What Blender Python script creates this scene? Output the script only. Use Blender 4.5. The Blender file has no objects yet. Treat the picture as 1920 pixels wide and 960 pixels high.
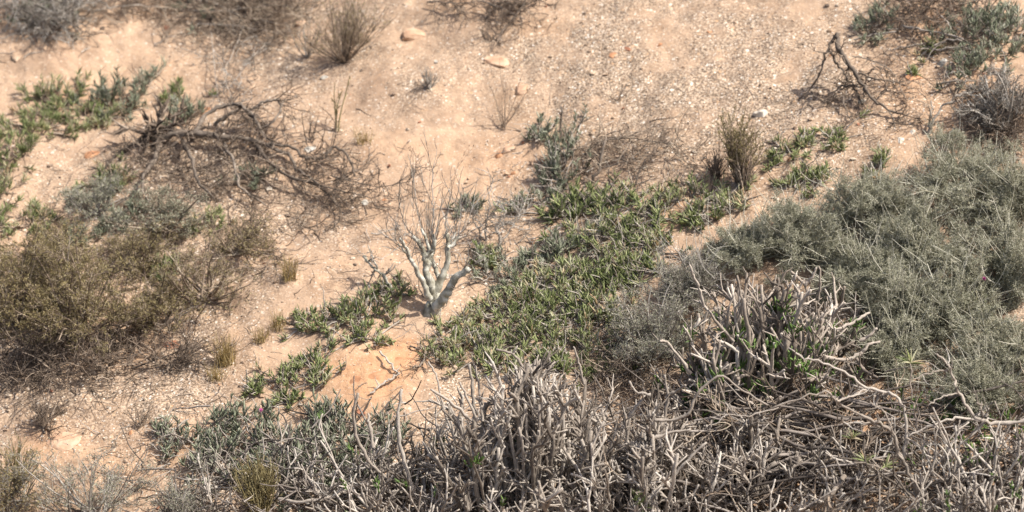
import bpy, math
import numpy as np
from mathutils import Vector

# ---------------------------------------------------------------- camera, world, sun, exposure
S = bpy.context.scene
C = S.collection
R = math.radians
PITCH, DIST, LENS = R(15.0), 15.0, 135.0
cam_data = bpy.data.cameras.new('camera')
cam = bpy.data.objects.new('camera', cam_data)
C.objects.link(cam)
CAM = np.array([0.0, -DIST*math.cos(PITCH), DIST*math.sin(PITCH)])
cam.location = CAM
cam.rotation_euler = (R(90)-PITCH, 0, 0)
cam_data.lens = LENS
cam_data.sensor_width = 36.0
cam_data.clip_start = 0.5
cam_data.clip_end = 500.0
cam_data.dof.use_dof = True
cam_data.dof.focus_distance = 14.1
cam_data.dof.aperture_fstop = 2.2
S.camera = cam

SUN_EL, SUN_AZ = 54.0, 112.0            # degrees; azimuth clockwise from +Y (away from camera), towards +X (right)
world = bpy.data.worlds.new('World')
S.world = world
world.use_nodes = True
wn = world.node_tree
sky = wn.nodes.new('ShaderNodeTexSky')
sky.sky_type = 'NISHITA'
sky.sun_disc = False
sky.sun_elevation = R(SUN_EL)
sky.sun_rotation = R(SUN_AZ)
sky.air_density = 0.8
sky.dust_density = 4.0
sky.ozone_density = 0.4
wn.links.new(sky.outputs['Color'], wn.nodes['Background'].inputs['Color'])
wn.nodes['Background'].inputs['Strength'].default_value = 0.12
ld = bpy.data.lights.new('sun', 'SUN')
ld.energy = 4.7
ld.angle = R(0.5)
ld.color = (1.0, 0.95, 0.87)
sun = bpy.data.objects.new('sun', ld)
C.objects.link(sun)
sdir = Vector((math.cos(R(SUN_EL))*math.sin(R(SUN_AZ)), math.cos(R(SUN_EL))*math.cos(R(SUN_AZ)), math.sin(R(SUN_EL))))
sun.rotation_euler = sdir.to_track_quat('Z', 'Y').to_euler()
sun.location = sdir*30
S.view_settings.view_transform = 'Standard'
S.view_settings.look = 'None'
S.view_settings.gamma = 1.0
S.view_settings.exposure = 0.5
S.render.engine = 'CYCLES'
S.cycles.max_bounces = 5
S.cycles.diffuse_bounces = 3
S.cycles.transparent_max_bounces = 4

# ---------------------------------------------------------------- noise and terrain
def _hash(ix, iy, s):
    h = (ix.astype(np.int64)*374761393 + iy.astype(np.int64)*668265263 + s*1442695041) & 0x7fffffff
    h = ((h ^ (h >> 13))*1274126177) & 0x7fffffff
    h = (h ^ (h >> 16)) & 0xffff
    return h/65535.0

def vnoise(x, y, s=0):
    ix, iy = np.floor(x), np.floor(y)
    fx, fy = x-ix, y-iy
    fx = fx*fx*(3-2*fx); fy = fy*fy*(3-2*fy)
    a, b = _hash(ix, iy, s), _hash(ix+1, iy, s)
    c, d = _hash(ix, iy+1, s), _hash(ix+1, iy+1, s)
    return (a*(1-fx)+b*fx)*(1-fy)+(c*(1-fx)+d*fx)*fy - 0.5

U = 36.0/LENS*DIST/1920.0          # metres per photograph pixel at the middle of the slope
SX, SY = 0.16, 0.46                # fall of the slope
MOUNDS = []                        # x, y, rx, ry, height

def ground_z(x, y):
    x = np.asarray(x, float); y = np.asarray(y, float)
    z = SX*x + SY*y
    z = z + 0.16*vnoise(x*0.9+3.1, y*0.8+7.7, 1) + 0.07*vnoise(x*2.3, y*2.1, 2) + 0.028*vnoise(x*6.1, y*5.3, 3)
    z = z + 0.016*vnoise(x*17, y*15, 4) + 0.006*vnoise(x*43, y*41, 5)
    z = z - 0.022*np.abs(vnoise(x*2.7+.4*vnoise(x*8, y*8, 7), y*1.6+3, 6)+.08) + 0.009*np.abs(vnoise(x*9, y*7, 8))
    for mx, my, rx, ry, mh in MOUNDS:
        z = z + mh*np.exp(-((x-mx)/rx)**2-((y-my)/ry)**2)
    return z

def ray(px, py):
    k = 36.0/LENS/1920.0
    cx, cy = (px-960)*k, (480-py)*k
    f = np.array([0, math.cos(PITCH), -math.sin(PITCH)])
    u = np.array([0, math.sin(PITCH), math.cos(PITCH)])
    return f + cx*np.array([1.0, 0, 0]) + cy*u

def at(px, py, h=0.0):
    """the point of the slope seen at this photograph pixel (or h metres over the slope)"""
    d = ray(px, py)
    t = DIST
    for _ in range(30):
        p = CAM + t*d
        e = p[2]-h-float(ground_z(p[0], p[1]))
        t += e/(SY*d[1]-d[2]+0.02)*0.9
    return CAM + t*d

def inplane(px, py, y):
    d = ray(px, py)
    return CAM + d*((y-CAM[1])/d[1])

for (px, py, rx, ry, mh) in ((700, 700, .22, .16, .05), (330, 270, .5, .2, .05), (60, 110, .4, .2, .06), (1500, 560, .5, .4, .05), (560, 560, .3, .3, .04)):
    q = at(px, py)
    MOUNDS.append((q[0], q[1], rx, ry, mh))

# ---------------------------------------------------------------- mesh helpers
def nrm(v):
    return v/np.maximum(np.linalg.norm(v, axis=-1, keepdims=True), 1e-9)

class MB:
    def __init__(self):
        self.v, self.q, self.t, self.n = [], [], [], 0
    def add(self, v, q, t):
        if len(v) == 0: return
        self.v.append(v); self.q.append(q+self.n); self.t.append(t); self.n += len(v)
    def tubes(self, P, rad, sides=4, rng=None, flat=1.0, tint=None, cap=False, rough=0.0):
        P = np.asarray(P, float); rad = np.asarray(rad, float)
        if P.ndim == 2: P = P[None]
        if P.shape[0] == 0: return
        N, K, _ = P.shape
        if rad.ndim == 0: rad = np.full((N, K), float(rad))
        elif rad.ndim == 1: rad = np.broadcast_to(rad, (N, K)) if rad.shape[0] == K else np.broadcast_to(rad[:, None], (N, K))
        rng = rng or np.random.default_rng(N)
        T = nrm(np.gradient(P, axis=1))
        ref = nrm(rng.normal(size=(N, 1, 3)))
        ref = nrm(ref - (ref*T[:, :1]).sum(-1, keepdims=True)*T[:, :1])
        u = nrm(np.cross(T, ref)+1e-9); w = np.cross(T, u)
        if cap:
            P = np.concatenate([P, P[:, -1:]+T[:, -1:]*rad[:, -1:, None]*0.25], 1)
            rad = np.concatenate([rad, rad[:, -1:]*0.12], 1)
            u = np.concatenate([u, u[:, -1:]], 1); w = np.concatenate([w, w[:, -1:]], 1); K += 1
        a = np.arange(sides)/sides*2*np.pi
        rr = rad[:, :, None]*np.ones(sides)
        if rough: rr = rr*(1+rough*rng.normal(size=rr.shape))
        V = P[:, :, None] + rr[..., None]*(np.cos(a)[None, None, :, None]*u[:, :, None] + flat*np.sin(a)[None, None, :, None]*w[:, :, None])
        V = V.reshape(-1, 3)
        base = (np.arange(N)*K*sides)[:, None, None]; kk = (np.arange(K-1)*sides)[None, :, None]; s = np.arange(sides)[None, None, :]
        s2 = (s+1) % sides
        q = np.stack([base+kk+s, base+kk+s2, base+kk+sides+s2, base+kk+sides+s], -1).reshape(-1, 4)
        if tint is None: tint = rng.random(N)
        self.add(V, q, np.repeat(np.broadcast_to(tint, (N,)), K*sides))
    def blades(self, p, d, L, W, rng, tint=None):
        """one small leaf blade (a quad folded to a diamond) per point"""
        N = len(p)
        if N == 0: return
        side = nrm(np.cross(d, rng.normal(size=(N, 3))))
        L = np.broadcast_to(L, (N,))[:, None]; W = np.broadcast_to(W, (N,))[:, None]
        m = p+d*L*0.5
        nn = np.cross(d, side)*W*0.25
        V = np.stack([p, m+side*W*0.5+nn, p+d*L, m-side*W*0.5+nn], 1).reshape(-1, 3)
        q = np.arange(N*4).reshape(N, 4)
        if tint is None: tint = rng.random(N)
        self.add(V, q, np.repeat(tint, 4))
    def build(self, name, mat, parent=None, smooth=True, origin=None):
        v = np.concatenate(self.v); q = np.concatenate(self.q); t = np.concatenate(self.t)
        if parent is not None: v = v - np.array(parent['_base'] if '_base' in parent else parent.parent['_base'])
        elif origin is not None: v = v - origin
        me = bpy.data.meshes.new(name)
        me.vertices.add(len(v)); me.vertices.foreach_set('co', v.astype(np.float32).ravel())
        me.loops.add(len(q)*4); me.loops.foreach_set('vertex_index', q.astype(np.int32).ravel())
        me.polygons.add(len(q)); me.polygons.foreach_set('loop_start', np.arange(0, len(q)*4, 4, dtype=np.int32))
        at_ = me.attributes.new('tint', 'FLOAT', 'POINT'); at_.data.foreach_set('value', t.astype(np.float32))
        me.update(calc_edges=True)
        me.polygons.foreach_set('use_smooth', np.full(len(q), smooth))
        me.materials.append(mat)
        o = bpy.data.objects.new(name, me); C.objects.link(o)
        if parent is not None: o.parent = parent
        elif origin is not None: o.location = origin
        return o

def tag(o, label, cat, group=None, kind=None):
    if label: o['label'] = label
    if cat: o['category'] = cat
    if group: o['group'] = group
    if kind: o['kind'] = kind
    return o

def thing(name, base, label, cat, group=None):
    o = bpy.data.objects.new(name, None); C.objects.link(o)
    o.location = base; o.empty_display_size = 0.05
    o['_base'] = [float(b) for b in base]
    return tag(o, label, cat, group)

# ---------------------------------------------------------------- materials
def ramp_mat(name, cols, rough=0.75, noise=0.0, nscale=40.0, bump=0.0, spec=0.3, streak=False, trans=0.0):
    m = bpy.data.materials.new(name); m.use_nodes = True
    nt = m.node_tree; N = nt.nodes; L = nt.links
    b = N['Principled BSDF']; b.inputs['Roughness'].default_value = rough
    b.inputs['Specular IOR Level'].default_value = spec
    a = N.new('ShaderNodeAttribute'); a.attribute_name = 'tint'
    cr = N.new('ShaderNodeValToRGB')
    e = cr.color_ramp.elements
    while len(e) < len(cols): e.new(0.5)
    for i, c in enumerate(cols):
        e[i].position = i/(len(cols)-1); e[i].color = (*c, 1)
    fac = a.outputs['Fac']
    if noise:
        tc = N.new('ShaderNodeTexCoord'); nz = N.new('ShaderNodeTexNoise'); nz.inputs['Scale'].default_value = nscale
        nz.inputs['Detail'].default_value = 4
        L.new(tc.outputs['Object'], nz.inputs['Vector'])
        ma = N.new('ShaderNodeMath'); ma.operation = 'SUBTRACT'; ma.inputs[1].default_value = 0.5
        L.new(nz.outputs['Fac'], ma.inputs[0])
        mm = N.new('ShaderNodeMath'); mm.operation = 'MULTIPLY_ADD'; mm.inputs[1].default_value = noise*2
        L.new(ma.outputs[0], mm.inputs[0]); L.new(fac, mm.inputs[2]); fac = mm.outputs[0]
        if bump:
            bp = N.new('ShaderNodeBump'); bp.inputs['Strength'].default_value = bump; bp.inputs['Distance'].default_value = 0.004
            L.new(nz.outputs['Fac'], bp.inputs['Height']); L.new(bp.outputs['Normal'], b.inputs['Normal'])
    L.new(fac, cr.inputs['Fac']); L.new(cr.outputs['Color'], b.inputs['Base Color'])
    if trans:
        tr = N.new('ShaderNodeBsdfTranslucent'); mx = N.new('ShaderNodeMixShader'); mx.inputs[0].default_value = trans
        L.new(cr.outputs['Color'], tr.inputs['Color']); L.new(b.outputs[0], mx.inputs[1]); L.new(tr.outputs[0], mx.inputs[2])
        L.new(mx.outputs[0], N['Material Output'].inputs['Surface'])
    return m

M = {}
M['grey_wood'] = ramp_mat('weathered_grey_wood', [(.105, .086, .069), (.25, .212, .175), (.365, .318, .27), (.50, .452, .395)], .85, .35, 60, .5)
M['tan_wood'] = ramp_mat('weathered_tan_wood', [(.10, .08, .064), (.25, .207, .168), (.385, .328, .275), (.56, .50, .43)], .85, .35, 60, .5)
M['pale_bark'] = ramp_mat('pale_grey_green_bark', [(.10, .085, .055), (.28, .26, .20), (.45, .43, .36), (.66, .64, .57)], .85, 1.1, 34, 1.0)
M['dark_wood'] = ramp_mat('dark_brown_wood', [(.03, .023, .019), (.09, .07, .055), (.18, .145, .115), (.32, .27, .22)], .9, .3, 50, .4)
M['brown_twig'] = ramp_mat('brown_twigs', [(.10, .075, .055), (.20, .15, .11), (.31, .24, .18), (.43, .36, .28)], .9)
M['dark_twig'] = ramp_mat('dark_twigs', [(.05, .038, .03), (.12, .09, .068), (.21, .16, .12), (.35, .28, .22)], .9)
M['grey_twig'] = ramp_mat('grey_twigs', [(.13, .11, .09), (.23, .20, .17), (.33, .30, .26), (.50, .47, .43)], .9)
M['straw'] = ramp_mat('dry_straw', [(.16, .10, .03), (.27, .19, .07), (.38, .28, .12), (.50, .41, .24)], .8)
M['green_leaf'] = ramp_mat('green_succulent_leaves', [(.135, .16, .065), (.235, .28, .11), (.35, .385, .17), (.49, .475, .32), (.56, .40, .24)], .55, trans=.22)
M['blue_leaf'] = ramp_mat('grey_green_leaves', [(.15, .165, .11), (.25, .275, .185), (.36, .375, .27), (.50, .50, .41)], .6, trans=.2)
M['bright_leaf'] = ramp_mat('bright_green_leaves', [(.08, .13, .035), (.14, .23, .06), (.22, .32, .10)], .45, trans=.2)
M['fine_leaf'] = ramp_mat('fine_grey_green_leaves', [(.16, .16, .105), (.27, .27, .185), (.39, .385, .28), (.57, .555, .45)], .7, trans=.2)
M['olive_leaf'] = ramp_mat('olive_yellow_leaves', [(.13, .105, .05), (.23, .185, .085), (.33, .275, .125), (.43, .37, .22)], .7, trans=.2)
M['pink'] = ramp_mat('pink_petals', [(.5, .08, .3), (.7, .2, .5)], .5)
M['thicket_twig'] = ramp_mat('thicket_twigs', [(.15, .135, .095), (.28, .26, .19), (.42, .40, .31), (.66, .63, .53)], .9)
M['shade_wood'] = ramp_mat('shade_darkened_stems', [(.05, .040, .034), (.11, .092, .078), (.20, .17, .148), (.38, .335, .295)], .9, .3, 50, .4)  # wood colour darkened to paint in the shade inside shrubs and brushwood

def stone_mat(name, c1, c2, c3):
    m = bpy.data.materials.new(name); m.use_nodes = True
    nt = m.node_tree; N = nt.nodes; L = nt.links; b = N['Principled BSDF']; b.inputs['Roughness'].default_value = .85
    tc = N.new('ShaderNodeTexCoord'); nz = N.new('ShaderNodeTexNoise'); nz.inputs['Scale'].default_value = 22; nz.inputs['Detail'].default_value = 6
    L.new(tc.outputs['Object'], nz.inputs['Vector'])
    cr = N.new('ShaderNodeValToRGB'); e = cr.color_ramp.elements; e.new(.5)
    for i, (p, c) in enumerate(((.3, c1), (.5, c2), (.68, c3))): e[i].position = p; e[i].color = (*c, 1)
    L.new(nz.outputs['Fac'], cr.inputs['Fac']); L.new(cr.outputs['Color'], b.inputs['Base Color'])
    bp = N.new('ShaderNodeBump'); bp.inputs['Strength'].default_value = .6; bp.inputs['Distance'].default_value = .01
    L.new(nz.outputs['Fac'], bp.inputs['Height']); L.new(bp.outputs['Normal'], b.inputs['Normal'])
    return m
SM = {'peach': stone_mat('peach_stone', (.36, .21, .13), (.49, .315, .205), (.57, .41, .29)), 'orange': stone_mat('orange_stone', (.28, .125, .06), (.45, .225, .115), (.55, .32, .18)),
      'pale': stone_mat('pale_stone', (.32, .21, .135), (.46, .32, .215), (.56, .43, .31)),
      'white': stone_mat('white_quartz', (.45, .37, .28), (.66, .58, .48), (.80, .75, .67)),
      'grey': stone_mat('pale_grey_stone', (.26, .24, .20), (.44, .41, .36), (.58, .54, .48)),
      'red': stone_mat('red_brown_stone', (.22, .09, .05), (.36, .16, .09), (.46, .26, .17))}

# ---------------------------------------------------------------- ground sheet
def axis(lo, hi, step, far):
    mid = np.arange(lo, hi+step, step)
    out = [0.05]
    while out[-1] < far: out.append(out[-1]*1.25+0.01)
    out = np.array(out)
    return np.concatenate([(mid[0]-out)[::-1], mid, mid[-1]+out])

corner = [at(x, y) for x in (0, 1920) for y in (0, 960)]
X0, X1 = min(p[0] for p in corner)-.4, max(p[0] for p in corner)+.4
Y0, Y1 = min(p[1] for p in corner)-.6, max(p[1] for p in corner)+.6
gx, gy = axis(X0, X1, .0125, 120), axis(Y0, Y1, .0125, 120)
GX, GY = np.meshgrid(gx, gy)
GZ = ground_z(GX, GY)
def soft(x, y, items):
    m = np.zeros_like(x)
    for px, py, rx, ry, s in items:
        q = at(px, py)
        m = m + s*np.exp(-(((x-q[0])/(rx*U))**2+((y-q[1])/(ry*U/.62))**2)**1.2)
    return m
GRAVELLY = [(700, 690, 110, 55, -1.5), (560, 640, 90, 50, -.6), (820, 300, 120, 70, -.5), (150, 110, 130, 60, -.4),(1250, 70, 330, 130, 1.), (1420, 170, 220, 130, .8), (1200, 230, 180, 70, .5), (560, 110, 150, 90, .8), (430, 40, 160, 60, .8), (640, 60, 130, 70, .5), (1080, 120, 130, 120, .4), (1650, 180, 200, 110, .7),
            (800, 160, 80, 50, .4), (330, 340, 260, 110, .9), (150, 600, 300, 130, .9), (420, 560, 120, 90, .5), (600, 420, 110, 60, .5), (200, 760, 260, 70, .6), (1000, 480, 250, 150, .4),
            (1100, 860, 500, 170, .8), (1600, 700, 450, 330, .8), (450, 900, 230, 90, .6), (850, 700, 90, 60, .5), (1500, 20, 60, 40, -.6)]
ORANGE = [(695, 692, 82, 40, 1.3), (745, 655, 45, 22, .9), (110, 825, 70, 30, .7), (1750, 170, 120, 60, .5), (240, 620, 120, 60, .3), (1500, 880, 300, 120, .6), (280, 850, 120, 40, .3), (950, 300, 60, 40, .4), (1740, 40, 60, 40, .5)]
def gmask(x, y):
    g = soft(x, y, GRAVELLY)
    return np.clip(g*(.75+.9*vnoise(x*5, y*5, 11)+.9*vnoise(x*14, y*14, 12))+.08+.45*vnoise(x*9, y*8, 13)+.35*vnoise(x*31, y*29, 14), 0, 1)
def build_ground():
    ny, nx = GX.shape
    v = np.stack([GX, GY, GZ], -1).reshape(-1, 3)
    i = np.arange(ny-1)[:, None]*nx+np.arange(nx-1)[None]
    q = np.stack([i, i+1, i+nx+1, i+nx], -1).reshape(-1, 4)
    mb = MB(); mb.add(v, q, gmask(GX, GY).ravel())
    m = bpy.data.materials.new('sandy_soil'); m.use_nodes = True
    nt = m.node_tree; N = nt.nodes; L = nt.links; b = N['Principled BSDF']
    b.inputs['Roughness'].default_value = .95; b.inputs['Specular IOR Level'].default_value = .15
    tc = N.new('ShaderNodeTexCoord')
    ag = N.new('ShaderNodeAttribute'); ag.attribute_name = 'tint'
    ao = N.new('ShaderNodeAttribute'); ao.attribute_name = 'orange_soil'
    def noise(sc, det=5):
        n = N.new('ShaderNodeTexNoise'); n.inputs['Scale'].default_value = sc; n.inputs['Detail'].default_value = det
        L.new(tc.outputs['Object'], n.inputs['Vector']); return n
    def ramp(inp, stops):
        r = N.new('ShaderNodeValToRGB'); e = r.color_ramp.elements
        while len(e) < len(stops): e.new(.5)
        for k, (p, c) in enumerate(stops): e[k].position = p; e[k].color = (*c, 1)
        L.new(inp, r.inputs['Fac']); return r
    def mix(f, a, c, mode='MIX'):
        x = N.new('ShaderNodeMix'); x.data_type = 'RGBA'; x.blend_type = mode
        if isinstance(f, float): x.inputs[0].default_value = f
        else: L.new(f, x.inputs[0])
        L.new(a, x.inputs[6]); L.new(c, x.inputs[7]); return x.outputs[2]
    n1, n2, n3 = noise(3.5), noise(28), noise(110, 6)
    sand = ramp(n1.outputs['Fac'], [(.3, (.375, .262, .182)), (.5, (.455, .325, .228)), (.7, (.43, .29, .19))])
    n2r = ramp(n2.outputs['Fac'], [(.3, (.78, .76, .74)), (.6, (1, 1, 1))])
    c = mix(.8, sand.outputs[0], n2r.outputs[0], 'MULTIPLY')
    n4 = noise(9, 8); n4r = ramp(n4.outputs['Fac'], [(.35, (.80, .77, .74)), (.5, (.97, .96, .95)), (.65, (1.08, 1.05, 1.02))])
    c = mix(.9, c, n4r.outputs[0], 'MULTIPLY')
    grav = ramp(n3.outputs['Fac'], [(.38, (.13, .098, .072)), (.5, (.28, .205, .145)), (.60, (.50, .39, .29))])
    gf = N.new('ShaderNodeMath'); gf.operation = 'MULTIPLY'; gf.inputs[1].default_value = .95; L.new(ag.outputs['Fac'], gf.inputs[0])
    c = mix(gf.outputs[0], c, grav.outputs[0])
    org = ramp(n2.outputs['Fac'], [(.3, (.44, .24, .13)), (.6, (.54, .32, .18))])
    c = mix(ao.outputs['Fac'], c, org.outputs[0])
    # little pebbles of other rock in the soil
    hgt = None
    pm = N.new('ShaderNodeMath'); pm.operation = 'MULTIPLY_ADD'; pm.inputs[1].default_value = .8; pm.inputs[2].default_value = .42; L.new(ag.outputs['Fac'], pm.inputs[0])
    for sc, thr, amt in ((60, .95, .7), (100, .85, .8), (170, .80, .8)):
        vo = N.new('ShaderNodeTexVoronoi'); vo.inputs['Scale'].default_value = sc; L.new(tc.outputs['Object'], vo.inputs['Vector'])
        sep = N.new('ShaderNodeSeparateColor'); L.new(vo.outputs['Color'], sep.inputs[0])
        g1 = N.new('ShaderNodeMath'); g1.operation = 'GREATER_THAN'; g1.inputs[1].default_value = thr-.08; L.new(sep.outputs[0], g1.inputs[0])
        g2 = N.new('ShaderNodeMath'); g2.operation = 'LESS_THAN'; g2.inputs[1].default_value = .42; L.new(vo.outputs['Distance'], g2.inputs[0])
        g3 = N.new('ShaderNodeMath'); g3.operation = 'MULTIPLY'; L.new(g1.outputs[0], g3.inputs[0]); L.new(g2.outputs[0], g3.inputs[1])
        g4 = N.new('ShaderNodeMath'); g4.operation = 'MULTIPLY'; g4.inputs[1].default_value = amt; L.new(g3.outputs[0], g4.inputs[0])
        g5 = N.new('ShaderNodeMath'); g5.operation = 'MULTIPLY'; g5.use_clamp = True; L.new(g4.outputs[0], g5.inputs[0]); L.new(pm.outputs[0], g5.inputs[1]); g4 = g5
        pc = ramp(sep.outputs[1], [(.0, (.16, .12, .10)), (.3, (.32, .24, .18)), (.55, (.52, .32, .18)), (.75, (.62, .50, .38)), (.95, (.80, .74, .66))])
        c = mix(g4.outputs[0], c, pc.outputs[0])
        if hgt is None: hgt = g3
    L.new(c, b.inputs['Base Color'])
    b1 = N.new('ShaderNodeBump'); b1.inputs['Strength'].default_value = .55; b1.inputs['Distance'].default_value = .012; L.new(n2.outputs['Fac'], b1.inputs['Height'])
    b2 = N.new('ShaderNodeBump'); b2.inputs['Strength'].default_value = .5; b2.inputs['Distance'].default_value = .005; L.new(n3.outputs['Fac'], b2.inputs['Height']); L.new(b1.outputs['Normal'], b2.inputs['Normal'])
    L.new(b2.outputs['Normal'], b.inputs['Normal'])
    o = mb.build('ground', m)
    om = np.clip(soft(GX, GY, ORANGE)*(.8+1.1*vnoise(GX*7, GY*7, 21)), 0, .9).ravel()
    a = o.data.attributes.new('orange_soil', 'FLOAT', 'POINT'); a.data.foreach_set('value', om.astype(np.float32))
    o['kind'] = 'structure'
    return o
build_ground()

# ---------------------------------------------------------------- growth
UP = np.array([0, 0, 1.0])
def grow(p, d, L, K, wob, trop, rng, tropv=UP):
    """N wandering paths of K points"""
    N = len(p); P = np.empty((N, K, 3)); P[:, 0] = p; d = nrm(d); L = np.broadcast_to(L, (N,))
    for k in range(1, K):
        d = nrm(d + wob*rng.normal(size=(N, 3)) + trop*tropv)
        P[:, k] = P[:, k-1] + d*(L/(K-1))[:, None]
    return P

def along(P, rng, n, t0=.2, t1=1.0, end=False):
    """n points on each path: position, tangent, t"""
    N, K, _ = P.shape
    t = rng.uniform(t0, t1, (N, n))
    f = t*(K-1); i = np.minimum(f.astype(int), K-2); f = f-i
    r = np.arange(N)[:, None]
    a, b = P[r, i], P[r, i+1]
    return (a+(b-a)*f[..., None]).reshape(-1, 3), nrm(b-a).reshape(-1, 3), t.ravel()

def deflect(T, ang, rng):
    s = nrm(np.cross(T, rng.normal(size=T.shape)))
    a = np.broadcast_to(ang, (len(T),))[:, None]*rng.uniform(.6, 1.3, (len(T), 1))
    return T*np.cos(a)+s*np.sin(a)

def keep_above(P, lift=.004):
    z = ground_z(P[..., 0], P[..., 1])+lift
    P[..., 2] = np.maximum(P[..., 2], z)
    return P

def hemi(n, rng, lo, hi):
    """directions between lo and hi degrees above the level"""
    a = rng.uniform(0, 2*np.pi, n); e = np.radians(rng.uniform(lo, hi, n))
    return np.stack([np.cos(e)*np.cos(a), np.cos(e)*np.sin(a), np.sin(e)], -1)

def taper(N, K, r0, r1):
    t = np.linspace(0, 1, K)[None]
    r0 = np.broadcast_to(r0, (N,))[:, None]; r1 = np.broadcast_to(r1, (N,))[:, None]
    return r0+(r1-r0)*t

def spline(pts, n):
    pts = np.asarray(pts, float)
    e = np.concatenate([2*pts[:1]-pts[1:2], pts, 2*pts[-1:]-pts[-2:-1]])
    out = []
    for t in np.linspace(0, len(pts)-1, n):
        i = min(int(t), len(pts)-2); f = t-i
        p0, p1, p2, p3 = e[i:i+4]
        out.append(.5*((2*p1)+(p2-p0)*f+(2*p0-5*p1+4*p2-p3)*f*f+(3*p1-p0-3*p2+p3)*f**3))
    lin = np.stack([np.interp(np.linspace(0, len(pts)-1, n), np.arange(len(pts)), pts[:, j]) for j in range(3)], -1)
    return np.array(out)*.45+lin*.55

# ---------------------------------------------------------------- plants
def fine_shrub(name, px, py, rx, h, label, group, leafm, twigm, seed, stems=26, lv=(6, 6, 5), leaves=8, lo=12, hi=85, leafL=.011, leafW=.0035, cat='shrub', tr=.0016, lean=(0, 0, 0), wob=.16, emer=0):
    """a dome of fine twigs; rx, h in photo pixels"""
    rng = np.random.default_rng(seed)
    b = at(px, py); root = thing(name, b, label, cat, group)
    rx, h = rx*U, h*U
    d = hemi(stems, rng, lo, hi)+np.array(lean)
    L = 1/np.sqrt((d[:, 0]**2+d[:, 1]**2)/rx**2+(d[:, 2]/h)**2)*rng.uniform(.5, 1.08, stems)
    p0 = b+rng.normal(size=(stems, 3))*[rx*.06, rx*.06, 0]; p0[:, 2] = ground_z(p0[:, 0], p0[:, 1])-.01
    A = keep_above(grow(p0, d, L, 7, wob*.7, .03, rng))
    s = MB(); s.tubes(A, taper(stems, 7, tr*3.2, tr*1.2), 5, rng)
    P, lens = A, L; tw = MB(); n = lv
    cur = A; curL = L
    for k, m in enumerate(n):
        q, T, t = along(cur, rng, m, .22, 1.0)
        nl = np.repeat(curL, m)*(.50 if k < 2 else .5)*rng.uniform(.5, 1.15, len(q))*(1.15-.6*t)
        nl = np.maximum(nl, .02)
        cur = keep_above(grow(q, deflect(T, .75, rng), nl, 4, wob, .03, rng)); curL = nl
        r0 = tr*(.9, .62, .5)[min(k, 2)]
        tw.tubes(cur, taper(len(cur), 4, r0, r0*.45), 3, rng)
        if leaves and k >= len(n)-2:
            lp, lt, _ = along(cur, rng, leaves if k == len(n)-1 else leaves//2+1, .15, 1.0)
            if k == len(n)-2: lf = MB()
            N = len(lp)
            lf.blades(lp, nrm(deflect(lt, .8, rng)), leafL*rng.uniform(.6, 1.3, N), leafW*rng.uniform(.7, 1.3, N), rng,
                      tint=np.clip(rng.normal(.5, .26, N), 0, 1))
    if emer:
        q, T, t = along(A, rng, emer, .6, 1.0)
        E = keep_above(grow(q, deflect(T, .45, rng), rng.uniform(.08, .2, len(q)), 6, .1, .03, rng)); tw.tubes(E, taper(len(E), 6, tr*.9, tr*.5), 3, rng, tint=rng.uniform(.6, 1, len(E)))
    s.build('stems', M[twigm], root); tw.build('twigs', M[twigm], root)
    if leaves: lf.build('leaves', M[leafm], root, smooth=False)
    return root

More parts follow.
